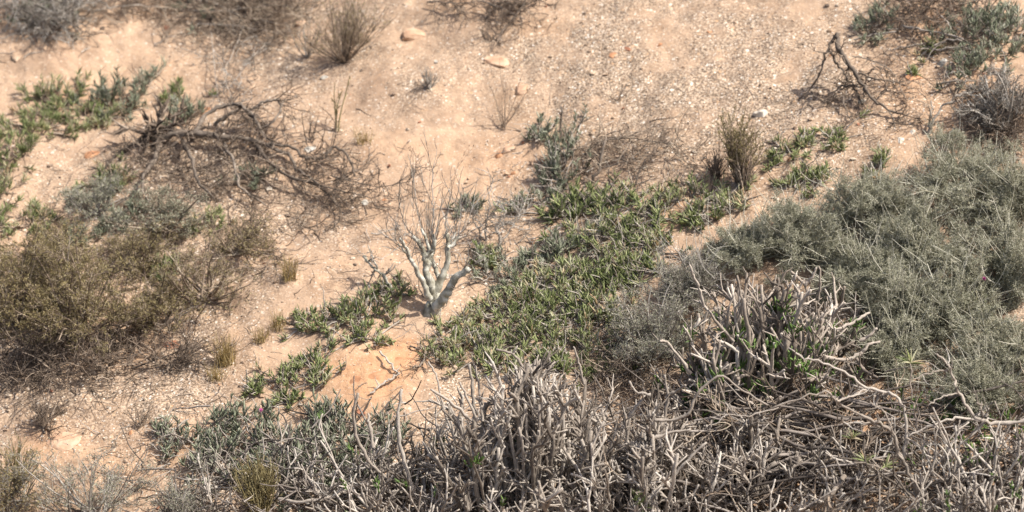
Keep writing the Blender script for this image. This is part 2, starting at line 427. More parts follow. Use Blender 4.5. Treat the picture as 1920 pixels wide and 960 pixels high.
def leafy_clump(px, py, rx, h, label, group, seed, leafm='green_leaf', shoots=None, leafL=.03, leafW=.0042, nl=15, dead=.5, name='succulent_clump', ry=None, cat='plant', stemm='grey_wood'):
    """creeping stems whose shoot tips carry finger-like leaves"""
    rng = np.random.default_rng(seed)
    b = at(px, py); root = thing(name, b, label, cat, group)
    rx, h = rx*U*1.15, h*U*.9; ry = (ry*U/.62*1.15) if ry else rx*1.1
    if shoots is None: shoots = int(max(16, 660*rx*ry*3.1+8))
    a = rng.uniform(0, 2*np.pi, shoots); r = np.sqrt(rng.random(shoots))*(1+.55*(rng.random(shoots) < .22))
    r = r*(1+.35*np.sin(a*3+seed)+.2*np.sin(a*5+seed*2))
    x, y = b[0]+rx*r*np.cos(a), b[1]+ry*r*np.sin(a)
    z = ground_z(x, y)
    hh = h*rng.uniform(.25, .9, shoots)*(1-.5*np.clip(r, 0, 1)**2)
    tip = np.stack([x+rng.normal(size=shoots)*.01, y, z+hh], -1)
    # stems run from near the crown of the plant, along the ground, then up
    K = 6; t = np.linspace(0, 1, K)[None, :, None]
    st = b[None]+(np.stack([x, y, z], -1)-b)*rng.uniform(.2, .8, (shoots, 1)); st[:, 2] = ground_z(st[:, 0], st[:, 1])+.004
    m2 = np.stack([x, y, z+.008], -1)
    A = (1-t)**2*st[:, None]+2*t*(1-t)*m2[:, None]+t*t*tip[:, None]
    A[:, 1:-1] += rng.normal(size=(shoots, K-2, 3))*.003
    s = MB(); s.tubes(A, taper(shoots, K, .0035, .002), 4, rng)
    nd = int(shoots*dead*1.5)
    if nd:
        i = rng.integers(0, shoots, nd)
        D = grow(A[i, 2], hemi(nd, rng, 5, 65), rng.uniform(.04, .11, nd), 5, .3, .02, rng)
        s.tubes(keep_above(D), taper(nd, 5, .0028, .0012), 4, rng)
    s.build('stems', M[stemm], root)
    lf = MB()
    q, T, tt = along(A, rng, nl, .45, 1.02)
    N = len(q); d = nrm(deflect(T, .9, rng)+UP*.22)
    K = 4; LL = leafL*rng.uniform(.55, 1.25, N)
    P = grow(q, d, LL, K, .12, .12, rng)
    W = leafW*rng.uniform(.75, 1.25, N)
    rad = np.array([.45, 1.0, .85, .12])[None]*W[:, None]*.5*1.3
    shoot_t = np.repeat(rng.normal(0, .18, shoots)+.5*vnoise(x*9, y*9, 31), nl)
    lf.tubes(P, rad, 4, rng, flat=.55, tint=np.clip(rng.normal(.42, .2, N)+shoot_t, 0, 1))
    lf.build('leaves', M[leafm], root)
    return root

def forked_shrub(px, py, rx, h, label, group, seed, woodm='tan_wood', *, crown=.3, size=1.0, n0=20, levels=5, r0=.009, seg=.11, leaves=0, name='thick_stemmed_shrub', lo=20, hi=88, ang=.55, stop=.12, traced=(), clutter=0, trop=.10):
    """thick blunt stems that fork again and again"""
    rng = np.random.default_rng(seed)
    b = at(px, py); root = thing(name, b, label, 'shrub', group)
    rx, h = rx*U, h*U
    d = hemi(n0, rng, lo, hi)
    ca, cr_ = rng.uniform(0, 6.28, n0), np.sqrt(rng.random(n0))*rx*crown*1.5; p = b+np.stack([cr_*np.cos(ca), cr_*np.sin(ca)*.7, np.zeros(n0)], -1)
    d = nrm(d*[1, 1, 1]+(p-b)/rx*.9); p[:, 2] = ground_z(p[:, 0], p[:, 1])-.01
    reach = 1/np.sqrt((d[:, 0]**2+d[:, 1]**2)/rx**2+(d[:, 2]/h)**2)
    L = reach/levels*size*rng.uniform(.8, 1.25, n0)
    s = MB(); tips = []; r = np.full(n0, r0)*rng.uniform(.8, 1.2, n0)
    tint = rng.random(n0)
    for k in range(levels):
        A = keep_above(grow(p, d, L, 5, .075, .02, rng))
        last = rng.random(len(p)) < (stop if k else 0)
        end_r = r*.86
        s.tubes(A, taper(len(p), 5, r, end_r), 6, rng, tint=tint, cap=True, rough=.07)
        d = nrm(A[:, -1]-A[:, -2]); p = A[:, -1]
        tips.append((p[last], d[last]))
        go = ~last; p, d, L, r, tint = p[go], d[go], L[go], end_r[go], tint[go]
        if k == levels-1: tips.append((p, d)); break
        nf = 2
        s1 = nrm(np.cross(d, rng.normal(size=d.shape)))
        a = ang*rng.uniform(.5, 1.3, (len(d), 1))
        d1 = nrm(d*np.cos(a)+s1*np.sin(a)+UP*trop); d2 = nrm(d*np.cos(a)-s1*np.sin(a)+UP*trop)
        keep2 = rng.random(len(d)) < .85
        p = np.concatenate([p, p[keep2]]); dn = np.concatenate([d1, d2[keep2]])
        L = np.concatenate([L, L[keep2]])*rng.uniform(.6, 1.1, len(p)); r = np.maximum(np.concatenate([r, r[keep2]])*.88, .0032)
        tint = np.clip(np.concatenate([tint, tint[keep2]])+rng.normal(size=len(p))*.12+.03, 0, 1)
        d = dn
    s.build('stems', M[woodm], root)
    for pts, rr in traced:
        mb = MB(); mb.tubes(pts, taper(1, len(pts), rr*.85, rr*.6)*(1+.12*rng.normal(size=(1, len(pts)))), 7, rng, tint=rng.uniform(.45, .8), cap=True, rough=.09)
        mb.build('branch', M[woodm], root)
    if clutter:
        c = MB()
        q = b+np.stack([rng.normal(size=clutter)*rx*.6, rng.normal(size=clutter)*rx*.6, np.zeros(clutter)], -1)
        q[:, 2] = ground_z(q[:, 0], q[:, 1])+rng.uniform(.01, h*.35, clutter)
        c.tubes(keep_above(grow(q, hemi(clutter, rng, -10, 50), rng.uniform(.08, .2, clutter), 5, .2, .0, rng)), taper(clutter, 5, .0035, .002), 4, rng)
        c.build('twigs', M['shade_wood'], root)  # dark wood colour stands in for shade low among the stems
    if leaves:
        P = np.concatenate([t[0] for t in tips]); D = np.concatenate([t[1] for t in tips])
        i = rng.choice(len(P), min(len(P), leaves), replace=False); P, D = P[i], D[i]
        k = 16
        P = np.repeat(P, k, 0)-np.repeat(D, k, 0)*rng.uniform(0, .05, (len(P)*k, 1)); D = np.repeat(D, k, 0); N = len(P)
        lf = MB(); A = grow(P, nrm(deflect(D, .8, rng)+UP*.3), rng.uniform(.012, .028, N), 4, .1, .1, rng)
        lf.tubes(A, np.array([.4, 1, .8, .1])[None]*rng.uniform(.0022, .004, N)[:, None], 4, rng, flat=.45)
        lf.build('leaves', M['bright_leaf'], root)
    return root

def dome_shrub(base, rx, h, label, group, seed, woodm, n, leaves, traced=(), r0=.0095, name='thick_stemmed_shrub', fork=(2, 4), L=.075, fang=.6, inner=60, leafm='bright_leaf'):
    """stout stems rising from one crown to a rounded top, each forking near its blunt end"""
    rng = np.random.default_rng(seed); b = at(*base); root = thing(name, b, label, 'shrub', group)
    rx, h = rx*U, h*U
    d = hemi(n, rng, 8, 88); reach = 1/np.sqrt((d[:, 0]**2+d[:, 1]**2)/rx**2+(d[:, 2]/h)**2)*rng.uniform(.5, 1.0, n)
    p = b+d*[.52*rx, .30*rx, 0]; p[:, 2] = ground_z(p[:, 0], p[:, 1])-.01
    e = b+d*reach[:, None]; e[:, 2] = np.maximum(e[:, 2], ground_z(e[:, 0], e[:, 1])+.03)
    K = 9; t = np.linspace(0, 1, K)[None, :, None]
    mid = (p+e)/2+np.stack([rng.normal(size=n)*.03, rng.normal(size=n)*.03, -rng.random(n)*.03], -1)
    A = (1-t)**2*p[:, None]+2*t*(1-t)*mid[:, None]+t*t*e[:, None]
    A[:, 1:-1] += rng.normal(size=(n, K-2, 3))*.0035
    A = keep_above(A); tint = rng.random(n)
    rr = r0*rng.uniform(.65, 1.15, n)
    s = MB(); s.tubes(A, taper(n, K, rr*1.1, rr*.75), 6, rng, tint=tint, cap=True, rough=.07)
    m = fork[1]
    q, T, tt = along(A, rng, m, .45, 1.0)
    B = keep_above(grow(q, deflect(T, fang, rng)+UP*.12, L*rng.uniform(.45, 1.35, len(q)), 5, .09, .02, rng))
    br = np.repeat(rr, m)*rng.uniform(.55, .85, len(q)); bt = np.clip(np.repeat(tint, m)+rng.normal(size=len(q))*.15, 0, 1)
    s.tubes(B, taper(len(B), 5, br, br*.8), 5, rng, tint=bt, cap=True, rough=.08)
    q2, T2, _ = along(B, rng, fork[0], .35, 1.0)
    B2 = keep_above(grow(q2, deflect(T2, fang*1.1, rng)+UP*.08, L*.6*rng.uniform(.4, 1.3, len(q2)), 4, .1, .02, rng))
    r2 = np.repeat(br, fork[0])*.7
    s.tubes(B2, taper(len(B2), 4, r2, r2*.45), 5, rng, tint=np.repeat(bt, fork[0]), cap=True, rough=.08)
    s.build('stems', M[woodm], root)
    for pts, r_ in traced:
        mb = MB(); mb.tubes(pts, taper(1, len(pts), r_*.68, r_*.42)*(1+.12*rng.normal(size=(1, len(pts)))), 7, rng, tint=rng.uniform(.4, .75), cap=True, rough=.09); mb.build('branch', M[woodm], root)
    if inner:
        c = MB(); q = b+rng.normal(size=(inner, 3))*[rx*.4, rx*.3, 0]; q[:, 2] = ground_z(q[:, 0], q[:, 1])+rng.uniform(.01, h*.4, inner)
        c.tubes(keep_above(grow(q, hemi(inner, rng, 0, 60), rng.uniform(.06, .16, inner), 5, .2, 0, rng)), taper(inner, 5, .003, .0015), 4, rng); c.build('twigs', M['shade_wood'], root)  # inner twigs coloured dark to give the shrub a shaded interior
    if leaves:
        q, T, _ = along(np.concatenate([A[:, 4:]]), rng, 1, .0, 1.0)
        i = rng.choice(len(q), min(leaves, len(q)), replace=False); k = 26
        q = np.repeat(q[i], k, 0)+rng.normal(size=(len(i)*k, 3))*.012; N = len(q)
        D = nrm(rng.normal(size=(N, 3))*.6+UP*.8)
        lf = MB(); Q = grow(q, D, rng.uniform(.016, .036, N), 4, .1, .1, rng)
        lf.tubes(Q, np.array([.4, 1, .8, .1])[None]*rng.uniform(.003, .0055, N)[:, None], 4, rng, flat=.45, tint=np.clip(np.repeat(rng.random(len(i)), k)+rng.normal(size=N)*.2, 0, 1)); lf.build('leaves', M[leafm], root)
    return root

def fan_plant(name, px, py, h, spread, label, seed, n=40, r=.0016, mat='brown_twig', group=None, sub=4, leafm=None, cat='shrub', lean=0.0, leaves=6, nodal=.5):
    """upright thin stems fanning from one crown"""
    rng = np.random.default_rng(seed)
    b = at(px, py); root = thing(name, b, label, cat, group); h = h*U
    a = rng.uniform(0, 2*np.pi, n); e = rng.uniform(0, 1, n)**.8*spread
    d = np.stack([np.sin(e)*np.cos(a)+lean, np.sin(e)*np.sin(a), np.cos(e)], -1)
    p = b+np.stack([rng.normal(size=n)*.008, rng.normal(size=n)*.008, np.full(n, -.008)], -1)
    A = keep_above(grow(p, d, h*rng.uniform(.6, 1.05, n), 7, .09, .05, rng))
    s = MB(); s.tubes(A, taper(n, 7, r*1.8, r*.6), 5, rng); s.build('stems', M[mat], root)
    if sub:
        q, T, t = along(A, rng, sub, .3, .95)
        B = keep_above(grow(q, deflect(T, .5, rng), h*.3*rng.uniform(.4, 1.1, len(q)), 5, .15, .06, rng))
        tw = MB(); tw.tubes(B, taper(len(B), 5, r*.8, r*.4), 3, rng); tw.build('twigs', M[mat], root)
        if leafm:
            lp, lt, _ = along(B, rng, leaves, .2, 1.0); lf = MB()
            lf.blades(lp, nrm(deflect(lt, .5, rng)), .012*rng.uniform(.6, 1.3, len(lp)), .003, rng); lf.build('leaves', M[leafm], root, smooth=False)
    return root

def grass_tuft(px, py, h, label, seed, n=90, spread=.45, mat='straw', group='dry grass tufts on the sand'):
    rng = np.random.default_rng(seed)
    b = at(px, py); h = h*U
    a = rng.uniform(0, 2*np.pi, n); e = rng.uniform(0, 1, n)*spread
    d = np.stack([np.sin(e)*np.cos(a), np.sin(e)*np.sin(a), np.cos(e)], -1)
    p = b+np.stack([rng.normal(size=n)*.016, rng.normal(size=n)*.016, np.full(n, -.004)], -1)
    A = keep_above(grow(p, d, h*rng.uniform(.5, 1.1, n), 6, .08, -.03, rng), .001)
    s = MB(); s.tubes(A, taper(n, 6, .0016, .0004), 3, rng, flat=.4)
    o = s.build('grass_tuft', M[mat], None, origin=b)
    return tag(o, label, 'grass', group)

_kr = np.random.default_rng(77)
def kink(P):
    K = len(P); P = P.copy(); P[1:-1] += _kr.normal(size=(K-2, 3))*.0013
    i = _kr.integers(1, K-1, max(1, K//4)); P[i] += _kr.normal(size=(len(i), 3))*.0022
    return P
def lying(pts, n=None):
    """traced branch: (px, py, height over the slope)"""
    P = np.array([at(x, y, h) for x, y, h in pts])
    return kink(spline(P, n or max(6, len(pts)*4)))
def standing(pts, base_y, d0=0.0, d1=0.0, n=None):
    """traced branch standing in its own slanting plane"""
    k = len(pts)
    P = np.array([inplane(x, y, base_y+d0+(d1-d0)*i/max(1, k-1)) for i, (x, y) in enumerate(pts)])
    return kink(spline(P, n or max(6, k*4)))

def twig_out(A, rng, n, L, ang=.8, levels=2, trop=0.0):
    """side twigs off traced branches, returned as list of path arrays"""
    out = []; cur = A
    for k in range(levels):
        q, T, t = along(cur, rng, n, .15, 1.0)
        cur = keep_above(grow(q, deflect(T, ang, rng), L*(.6**k)*rng.uniform(.4, 1.2, len(q)), 5, .2, trop, rng)); out.append(cur)
    return out

def dead_branches(name, base, label, traced, seed, wood='dark_wood', twig='dark_twig', tn=5, tL=.12, levels=2, cat='branch', group=None, trop=0.0, part='branch', bushy=None, rs=.68):
    """things made of traced limbs: each limb a part, its side twigs one more part"""
    rng = np.random.default_rng(seed)
    b = at(*base); root = thing(name, b, label, cat, group)
    tw = MB()
    for P, r0, r1 in traced:
        P = P + rng.normal(size=P.shape)*min(.0025, r0*.35)
        mb = MB(); K = len(P)
        mb.tubes(P, taper(1, K, r0*rs, r1*rs*.9)*(1+.14*rng.normal(size=(1, K))), 7, rng, tint=rng.uniform(.35, .8), cap=True, rough=.08)
        mb.build(part, M[wood], root)
        for j, Q in enumerate(twig_out(P[None], rng, tn, tL, levels=levels, trop=trop)):
            tw.tubes(Q, taper(len(Q), 5, max(.0016, r1*.45)/(1+j*.5), .0009), 4, rng)
    if bushy:
        for (px, py, n, L, hh) in bushy:
            q0 = at(px, py); q = q0+rng.normal(size=(n, 3))*[L*.5, L*.7, 0]; q[:, 2] = ground_z(q[:, 0], q[:, 1])+rng.uniform(0, hh, n)
            Q = keep_above(grow(q, hemi(n, rng, -8, 45), L*rng.uniform(.5, 1.4, n), 6, .25, .0, rng))
            tw.tubes(Q, taper(n, 6, .0022, .001), 4, rng)
            Q2, T2, _ = along(Q, rng, 3, .2, 1)
            Q3 = keep_above(grow(Q2, deflect(T2, .8, rng), L*.35*rng.uniform(.5, 1.3, len(Q2)), 4, .25, .0, rng))
            tw.tubes(Q3, taper(len(Q3), 4, .0012, .0007), 3, rng)
    if tw.v: tw.build('twigs', M[twig], root)
    return root

# ---------------------------------------------------------------- stones
def ico():
    t = (1+5**.5)/2
    v = nrm(np.array([(-1, t, 0), (1, t, 0), (-1, -t, 0), (1, -t, 0), (0, -1, t), (0, 1, t), (0, -1, -t), (0, 1, -t), (t, 0, -1), (t, 0, 1), (-t, 0, -1), (-t, 0, 1)], float))
    f = [(0, 11, 5), (0, 5, 1), (0, 1, 7), (0, 7, 10), (0, 10, 11), (1, 5, 9), (5, 11, 4), (11, 10, 2), (10, 7, 6), (7, 1, 8), (3, 9, 4), (3, 4, 2), (3, 2, 6), (3, 6, 8), (3, 8, 9), (4, 9, 5), (2, 4, 11), (6, 2, 10), (8, 6, 7), (9, 8, 1)]
    return v, np.array(f)

def stone(px, py, w, hgt, mat, label, seed, depth=None, rot=None, up=.08, group='stones lying on the slope', flatten=1.0):
    """w, hgt: half width and half height of the stone in metres"""
    import bmesh
    rng = np.random.default_rng(seed)
    hgt = hgt*.68
    bm = bmesh.new(); bmesh.ops.create_icosphere(bm, subdivisions=3, radius=1)
    pl = [(nrm(rng.normal(size=3)), rng.uniform(.5, .86)) for _ in range(14)]
    off = rng.uniform(0, 50, 3)
    for v in bm.verts:
        p = np.array(v.co)
        for n, dd in pl:
            e = p@n-dd
            if e > 0: p = p-n*e*.98
        q = p*2.2+off
        p = p*(1+.16*float(vnoise(q[0]+q[2], q[1], 3))+.07*float(vnoise(q[0]*3, q[1]*3+q[2]*3, 4)))
        v.co = Vector(p*np.array([w, depth or w*.75, hgt]))
    me = bpy.data.meshes.new('stone'); bm.to_mesh(me); bm.free()
    me.materials.append(SM[mat])
    o = bpy.data.objects.new('stone', me); C.objects.link(o)
    b = at(px, py); e = max(.02, w*.7)
    zx = (ground_z(b[0]+e, b[1])-ground_z(b[0]-e, b[1]))/(2*e); zy = (ground_z(b[0], b[1]+e)-ground_z(b[0], b[1]-e))/(2*e)
    nv = Vector((-float(zx)+.08*rng.normal()*(w < .1), -float(zy)+.08*rng.normal()*(w < .1), 1)).normalized()
    zc = np.mean([float(ground_z(b[0]+e*i, b[1]+e*j)) for i in (-1, 0, 1) for j in (-1, 0, 1)])
    o.location = (b[0], b[1], zc+hgt*up)
    from mathutils import Quaternion
    q = Vector((0, 0, 1)).rotation_difference(nv) @ Quaternion((0, 0, 1), rng.uniform(0, 6.28) if rot is None else rot)
    o.rotation_euler = q.to_euler()
    return tag(o, label, 'stone', group)

def gravel():
    rng = np.random.default_rng(5)
    n = 110000
    x = rng.uniform(X0, X1, n); y = rng.uniform(Y0, Y1, n)
    k = rng.random(n) < (.06+.94*gmask(x, y)); x, y = x[k], y[k]; n = len(x)
    v, f = ico()
    r = .0016+.0030*rng.random(n)**3+(rng.random(n) < .012)*rng.uniform(.004, .009, n)
    V = v[None]*(1+.2*rng.normal(size=(n, 12, 1)))*r[:, None, None]*np.array([1, 1, .65])[None, None]*rng.uniform(.7, 1.3, (n, 1, 3))
    V = V+np.stack([x, y, ground_z(x, y)+r*.3], -1)[:, None]
    F = (np.arange(n)*12)[:, None, None]+f[None]
    V = V.reshape(-1, 3); F = F.reshape(-1, 3)
    me = bpy.data.meshes.new('gravel')
    me.vertices.add(len(V)); me.vertices.foreach_set('co', V.astype(np.float32).ravel())
    me.loops.add(len(F)*3); me.loops.foreach_set('vertex_index', F.astype(np.int32).ravel())
    me.polygons.add(len(F)); me.polygons.foreach_set('loop_start', np.arange(0, len(F)*3, 3, dtype=np.int32))
    a = me.attributes.new('tint', 'FLOAT', 'POINT'); a.data.foreach_set('value', np.repeat(rng.random(n), 12).astype(np.float32))
    me.update(calc_edges=True); me.polygons.foreach_set('use_smooth', np.full(len(F), False))
    me.materials.append(ramp_mat('gravel', [(.12, .09, .07), (.22, .165, .125), (.36, .25, .17), (.45, .33, .23), (.50, .40, .30), (.66, .59, .49)], .9))
    o = bpy.data.objects.new('gravel', me); C.objects.link(o)
    tag(o, 'fine mixed gravel scattered over the sandy slope', 'gravel', None, 'stuff')
gravel()

def litter(areas, name, mat, label, n, seed, L=(.03, .12), r=.0012):
    rng = np.random.default_rng(seed); mb = MB()
    for px, py, rx, ry, share in areas:
        k = int(n*share); c = at(px, py)
        q = c+np.stack([rng.normal(size=k)*rx*U*.55, rng.normal(size=k)*ry*U/.62*.55, np.zeros(k)], -1)
        q[:, 2] = ground_z(q[:, 0], q[:, 1])+rng.uniform(.001, .02, k)
        A = keep_above(grow(q, hemi(k, rng, -8, 12), rng.uniform(L[0], L[1], k), 5, .22, 0, rng), .0015)
        mb.tubes(A, taper(k, 5, r*rng.uniform(.7, 1.8, k), r*.5), 4, rng)
    o = mb.build(name, M[mat]); tag(o, label, 'litter', None, 'stuff')
litter([(470, 40, 170, 50, .16), (330, 350, 300, 90, .25), (600, 400, 160, 60, .1), (250, 560, 300, 120, .2), (200, 740, 260, 70, .1), (1640, 150, 220, 90, .1), (450, 130, 60, 80, .05), (560, 60, 120, 60, .06)],
       'twig_litter', 'brown_twig', 'thin brown dead twigs littering the sand', 1700, 71)
litter([(1100, 880, 420, 120, .3), (1600, 850, 380, 140, .4), (1000, 480, 230, 160, .15), (420, 880, 250, 90, .15)],
       'twig_litter', 'grey_twig', 'pale grey twigs and debris under the lower shrubs', 1800, 72, (.04, .14), .0016)

# ---------------------------------------------------------------- stones
G_ = 'stones lying on the slope'
for i, (px, py, w, hh, mat, lab, kw) in enumerate([
    (775, 66, .060, .034, 'peach', 'large flat pale orange stone on bare sand right of the fan-shaped shrub', {'rot': .1}),
    (563, 46, .034, .026, 'peach', 'pale buff stone with a slanting edge at the left side of the fan-shaped shrub', {'rot': .9}),
    (928, 118, .060, .030, 'peach', 'broad sand-coloured stone half buried below the top centre dead twigs', {'rot': -.1, 'up': .05}),
    (977, 170, .042, .026, 'peach', 'rounded tan stone right of the leafless seedling', {'rot': .1, 'up': .1}),
    (1427, 213, .038, .034, 'white', 'bright white quartz stone right beside the olive broom plant', {'rot': .3}),
    (1768, 118, .032, .028, 'grey', 'pale grey lichen-covered stone below the upper right dead branches', {'rot': .5}),
    (1861, 275, .024, .020, 'grey', 'whitish stone at the right edge above the grey-green thicket', {'rot': .2}),
    (952, 280, .030, .020, 'peach', 'pale cream stone on sand left of the small leafy plant', {'rot': .3}),
    (935, 292, .024, .010, 'orange', 'flat orange stone touching the pale cream stone', {'rot': .5}),
    (962, 325, .014, .012, 'orange', 'small vivid orange stone left of the leafy plant base', {}),
    (1018, 304, .013, .012, 'orange', 'small round orange stone just beneath the leafy plant with grey stem', {}),
    (1176, 92, .018, .013, 'red', 'small red-brown stone in the gravel, upper middle right', {}),
    (1150, 103, .022, .007, 'orange', 'thin slanted orange flake left of the red-brown stone', {'rot': .5}),
    (1237, 84, .014, .012, 'orange', 'yellowish orange stone right of the red-brown stone', {}),
    (1330, 60, .013, .008, 'orange', 'lone small orange stone in the upper right gravel', {}),
    (607, 146, .022, .010, 'grey', 'pale blue-grey flat stone under the fan-shaped shrub', {}),
    (504, 82, .022, .014, 'grey', 'blue-grey stone among twigs left of the fan-shaped shrub', {}),
    (582, 280, .030, .012, 'grey', 'pale grey flat stone inside the curled dead branch', {'rot': .2}),
    (312, 52, .022, .012, 'red', 'reddish stone near the top left dead twigs', {}),
    (282, 266, .018, .016, 'orange', 'salmon orange stone below the sawn stump', {}),
    (172, 291, .036, .014, 'orange', 'flat peach stone on sand below the left green clumps', {'rot': .1}),
    (384, 208, .032, .020, 'orange', 'orange stone wedged above the dark log', {'rot': .6}),
    (400, 240, .022, .014, 'pale', 'pinkish stone just over the dark log', {}),
    (440, 78, .026, .010, 'pale', 'yellowish slab in the twig litter at the top', {'rot': .2}),
    (30, 108, .040, .014, 'pale', 'broad buff stone on the sand at the upper left edge', {'rot': .1, 'up': .1}),
    (112, 824, .085, .016, 'peach', 'wide flat orange slab in the lower left sand', {'rot': -.25, 'up': .1}),
    (322, 648, .040, .014, 'red', 'rusty red flat stone at the right foot of the olive shrub', {'rot': .1}),
    (16, 478, .020, .014, 'white', 'white stone at the left edge beside the olive shrub', {}),
    (265, 484, .014, .011, 'white', 'small bluish white stone glimpsed above the olive shrub', {}),
    (1690, 262, .024, .012, 'white', 'cream stone above the grey-green thicket, left of its neighbour', {}),
    (1712, 248, .018, .012, 'white', 'creamy white stone at the foot of the arching branch', {}),
    (1712, 146, .048, .010, 'orange', 'flat orange stone beneath the upper right dead branches', {'rot': .1}),
    (1616, 192, .020, .010, 'grey', 'light grey stone between the twigs of the fallen weathered branch', {}),
    (676, 776, .026, .018, 'red', 'orange-red stone beside the traced grey stem at lower centre', {}),
    (684, 380, .024, .010, 'grey', 'bluish pale stone at the tip of the dead brushwood', {}),
    (720, 374, .014, .012, 'orange', 'orange stone right of the bluish pale stone', {}),
    (757, 455, .022, .018, 'orange', 'dull orange stone behind the pale-barked plant', {}),
    (283, 868, .042, .020, 'pale', 'low pinkish stone near the lower left twiggy shrub', {'rot': .7}),
    (245, 812, .014, .012, 'orange', 'small peach stone on the sand right of the orange slab', {}),
    (1000, 455, .016, .012, 'orange', 'small orange stone at the left end of the green mat', {}),
    (840, 8, .030, .014, 'pale', 'pale orange stone at the top edge left of the dead twigs', {}),
    (762, 5, .022, .010, 'pale', 'cream stone cut by the top edge near the fan-shaped shrub', {}),
    (1725, 395, .016, .010, 'pale', 'peach stone showing through the grey-green thicket', {}),
    (1480, 300, .018, .008, 'orange', 'orange stone by the small green rosettes on the right slope', {}),
    (498, 268, .018, .012, 'orange', 'rust orange stone among the twisted dead branches', {}),
]):
    if 'traced' in lab: lab = 'orange-red stone beside the leaning grey stem at lower centre'
    stone(px, py, w, hh, mat, lab, 300+i, **kw)

stone(700, 690, .18, .050, 'orange', 'largest flat orange slab, bare and half buried below the pale-barked plant', 390, depth=.13, rot=.3, up=-.25)
# stones in the gravel, small and of one kind
def small_stones():
    rng = np.random.default_rng(99)
    protos = []
    for k, mat in enumerate(('pale', 'orange', 'white', 'grey', 'pale', 'red')):
        o = stone(200, 60, .010, .007, mat, 'small %s stone lying loose on the sand' % ('pale buff', 'orange', 'whitish', 'grey', 'pale buff', 'dark red')[k], 700+k, group='small loose stones on the sand', up=.2)
        protos.append(o)
    spots = []
    while len(spots) < 130:
        px, py = rng.uniform(0, 1920), rng.uniform(0, 960)
        if px > 1150 and py > 330: continue
        if px > 820 and py > 460: continue
        spots.append((px, py))
    for i, (px, py) in enumerate(spots):
        o = protos[i] if i < len(protos) else protos[rng.integers(0, 6)].copy()
        if i >= len(protos): C.objects.link(o)
        b = at(px, py); s = rng.uniform(.4, 1.25)**1.3
        o.location = (b[0], b[1], b[2]+.002*s); o.scale = (s, s, s*rng.uniform(.7, 1.2)); o.rotation_euler = (rng.normal()*.3, rng.normal()*.3, rng.uniform(0, 6.28))
small_stones()

# ---------------------------------------------------------------- the pale-barked plant in the middle
def centre_plant():
    rng = np.random.default_rng(12)
    b = at(812, 585); by = b[1]
    root = thing('pale_barked_succulent', b, 'leafless pale grey-green plant with a swollen trunk and forked limbs, in the centre', 'plant')
    tk = MB()
    P = standing([(808, 594), (813, 576), (818, 560), (812, 545), (806, 528)], by, 0, .01, 14)
    tk.tubes(P, np.interp(np.linspace(0, 1, 14), [0, .2, .5, 1], [.034, .034, .026, .020])[None], 12, rng, tint=.45, rough=.05)
    trunk = tk.build('trunk', M['pale_bark'], root)
    limbs = [([(806, 560), (793, 530), (777, 500), (763, 470), (752, 447)], -.03, -.12, 6.5, 3),
             ([(808, 535), (800, 510), (796, 480), (790, 462), (776, 445), (760, 422), (752, 400), (747, 377), (737, 347), (720, 315), (702, 245)], 0, .02, 9, .9),
             ([(800, 500), (808, 478), (814, 460), (810, 430), (813, 387), (810, 347), (813, 318), (800, 255), (806, 240)], .02, .08, 8, .9),
             ([(812, 560), (826, 528), (838, 496), (840, 460), (836, 425), (840, 390), (844, 362), (848, 320), (845, 290)], 0, .03, 9.5, .9),
             ([(839, 466), (857, 447), (873, 423), (890, 383), (913, 362), (950, 325)], .0, .10, 5, .9),
             ([(813, 576), (832, 562), (843, 540), (857, 519), (879, 503)], -.02, -.08, 11, 7),
             ([(796, 480), (812, 468), (818, 440), (822, 400), (828, 340)], -.03, -.06, 5.5, .8),
             ([(826, 528), (815, 500), (806, 470), (790, 430), (782, 395), (776, 340), (770, 300)], .05, .16, 6, .8),
             ([(840, 470), (852, 440), (858, 400), (853, 370), (870, 330)], .06, .12, 4, .8),
             ([(772, 490), (756, 468), (733, 440), (722, 410)], -.08, -.16, 3.5, .8)]
    for pts, d0, d1, r0, r1 in limbs:
        P = standing(pts, by, d0, d1, len(pts)*5)
        ycut = inplane(pts[0][0], 445, by)[2]
        hi_ = P[:, 2] > ycut; thin = None
        if hi_.sum() > 3 and (~hi_).sum() > 2:
            k_ = int(np.argmax(hi_)); thin = P[k_:k_+max(4, int(.62*(len(P)-k_)))]; P = P[:k_+1]; r1 = max(r1, r0*.45)
        P = P+rng.normal(size=P.shape)*.0014
        K = len(P)
        rad = (r1+(r0-r1)*(1-np.linspace(0, 1, K)[None])**1.5)*U*.95*(1+.05*rng.normal(size=(1, K)))
        mb = MB(); mb.tubes(P, rad, 8, rng, tint=rng.uniform(.45, .7), cap=True, rough=.05)
        lb = mb.build('limb', M['pale_bark'], root)
        tw = MB()
        n = 3
        if thin is not None:
            tw.tubes(thin[None], taper(1, len(thin), r1*.32*U, .0010), 5, rng)
        q, T, t = along((P if thin is None else thin)[None], rng, n, .05, 1)
        Q = grow(q, nrm(deflect(T, .4, rng)+UP*.5), rng.uniform(.05, .16, n), 7, .12, .12, rng)
        tw.tubes(Q, taper(n, 7, .0016, .0008), 4, rng)
        qq, TT, _ = along(P[None], rng, 5, .35, 1)
        QQ = grow(qq, nrm(deflect(TT, .8, rng)+UP*.25), rng.uniform(.06, .18, 5), 7, .15, .04, rng)
        tw.tubes(QQ, taper(5, 7, .0016, .0008), 4, rng); Q = np.concatenate([Q, QQ])
        q2, T2, _ = along(Q, rng, 2, .3, 1)
        Q2 = grow(q2, nrm(deflect(T2, .5, rng)+UP*.2), rng.uniform(.03, .1, len(q2)), 5, .15, .1, rng)
        tw.tubes(Q2, taper(len(Q2), 5, .0012, .0008), 3, rng)
        tw.build('twigs', M['grey_twig'], lb)
centre_plant()

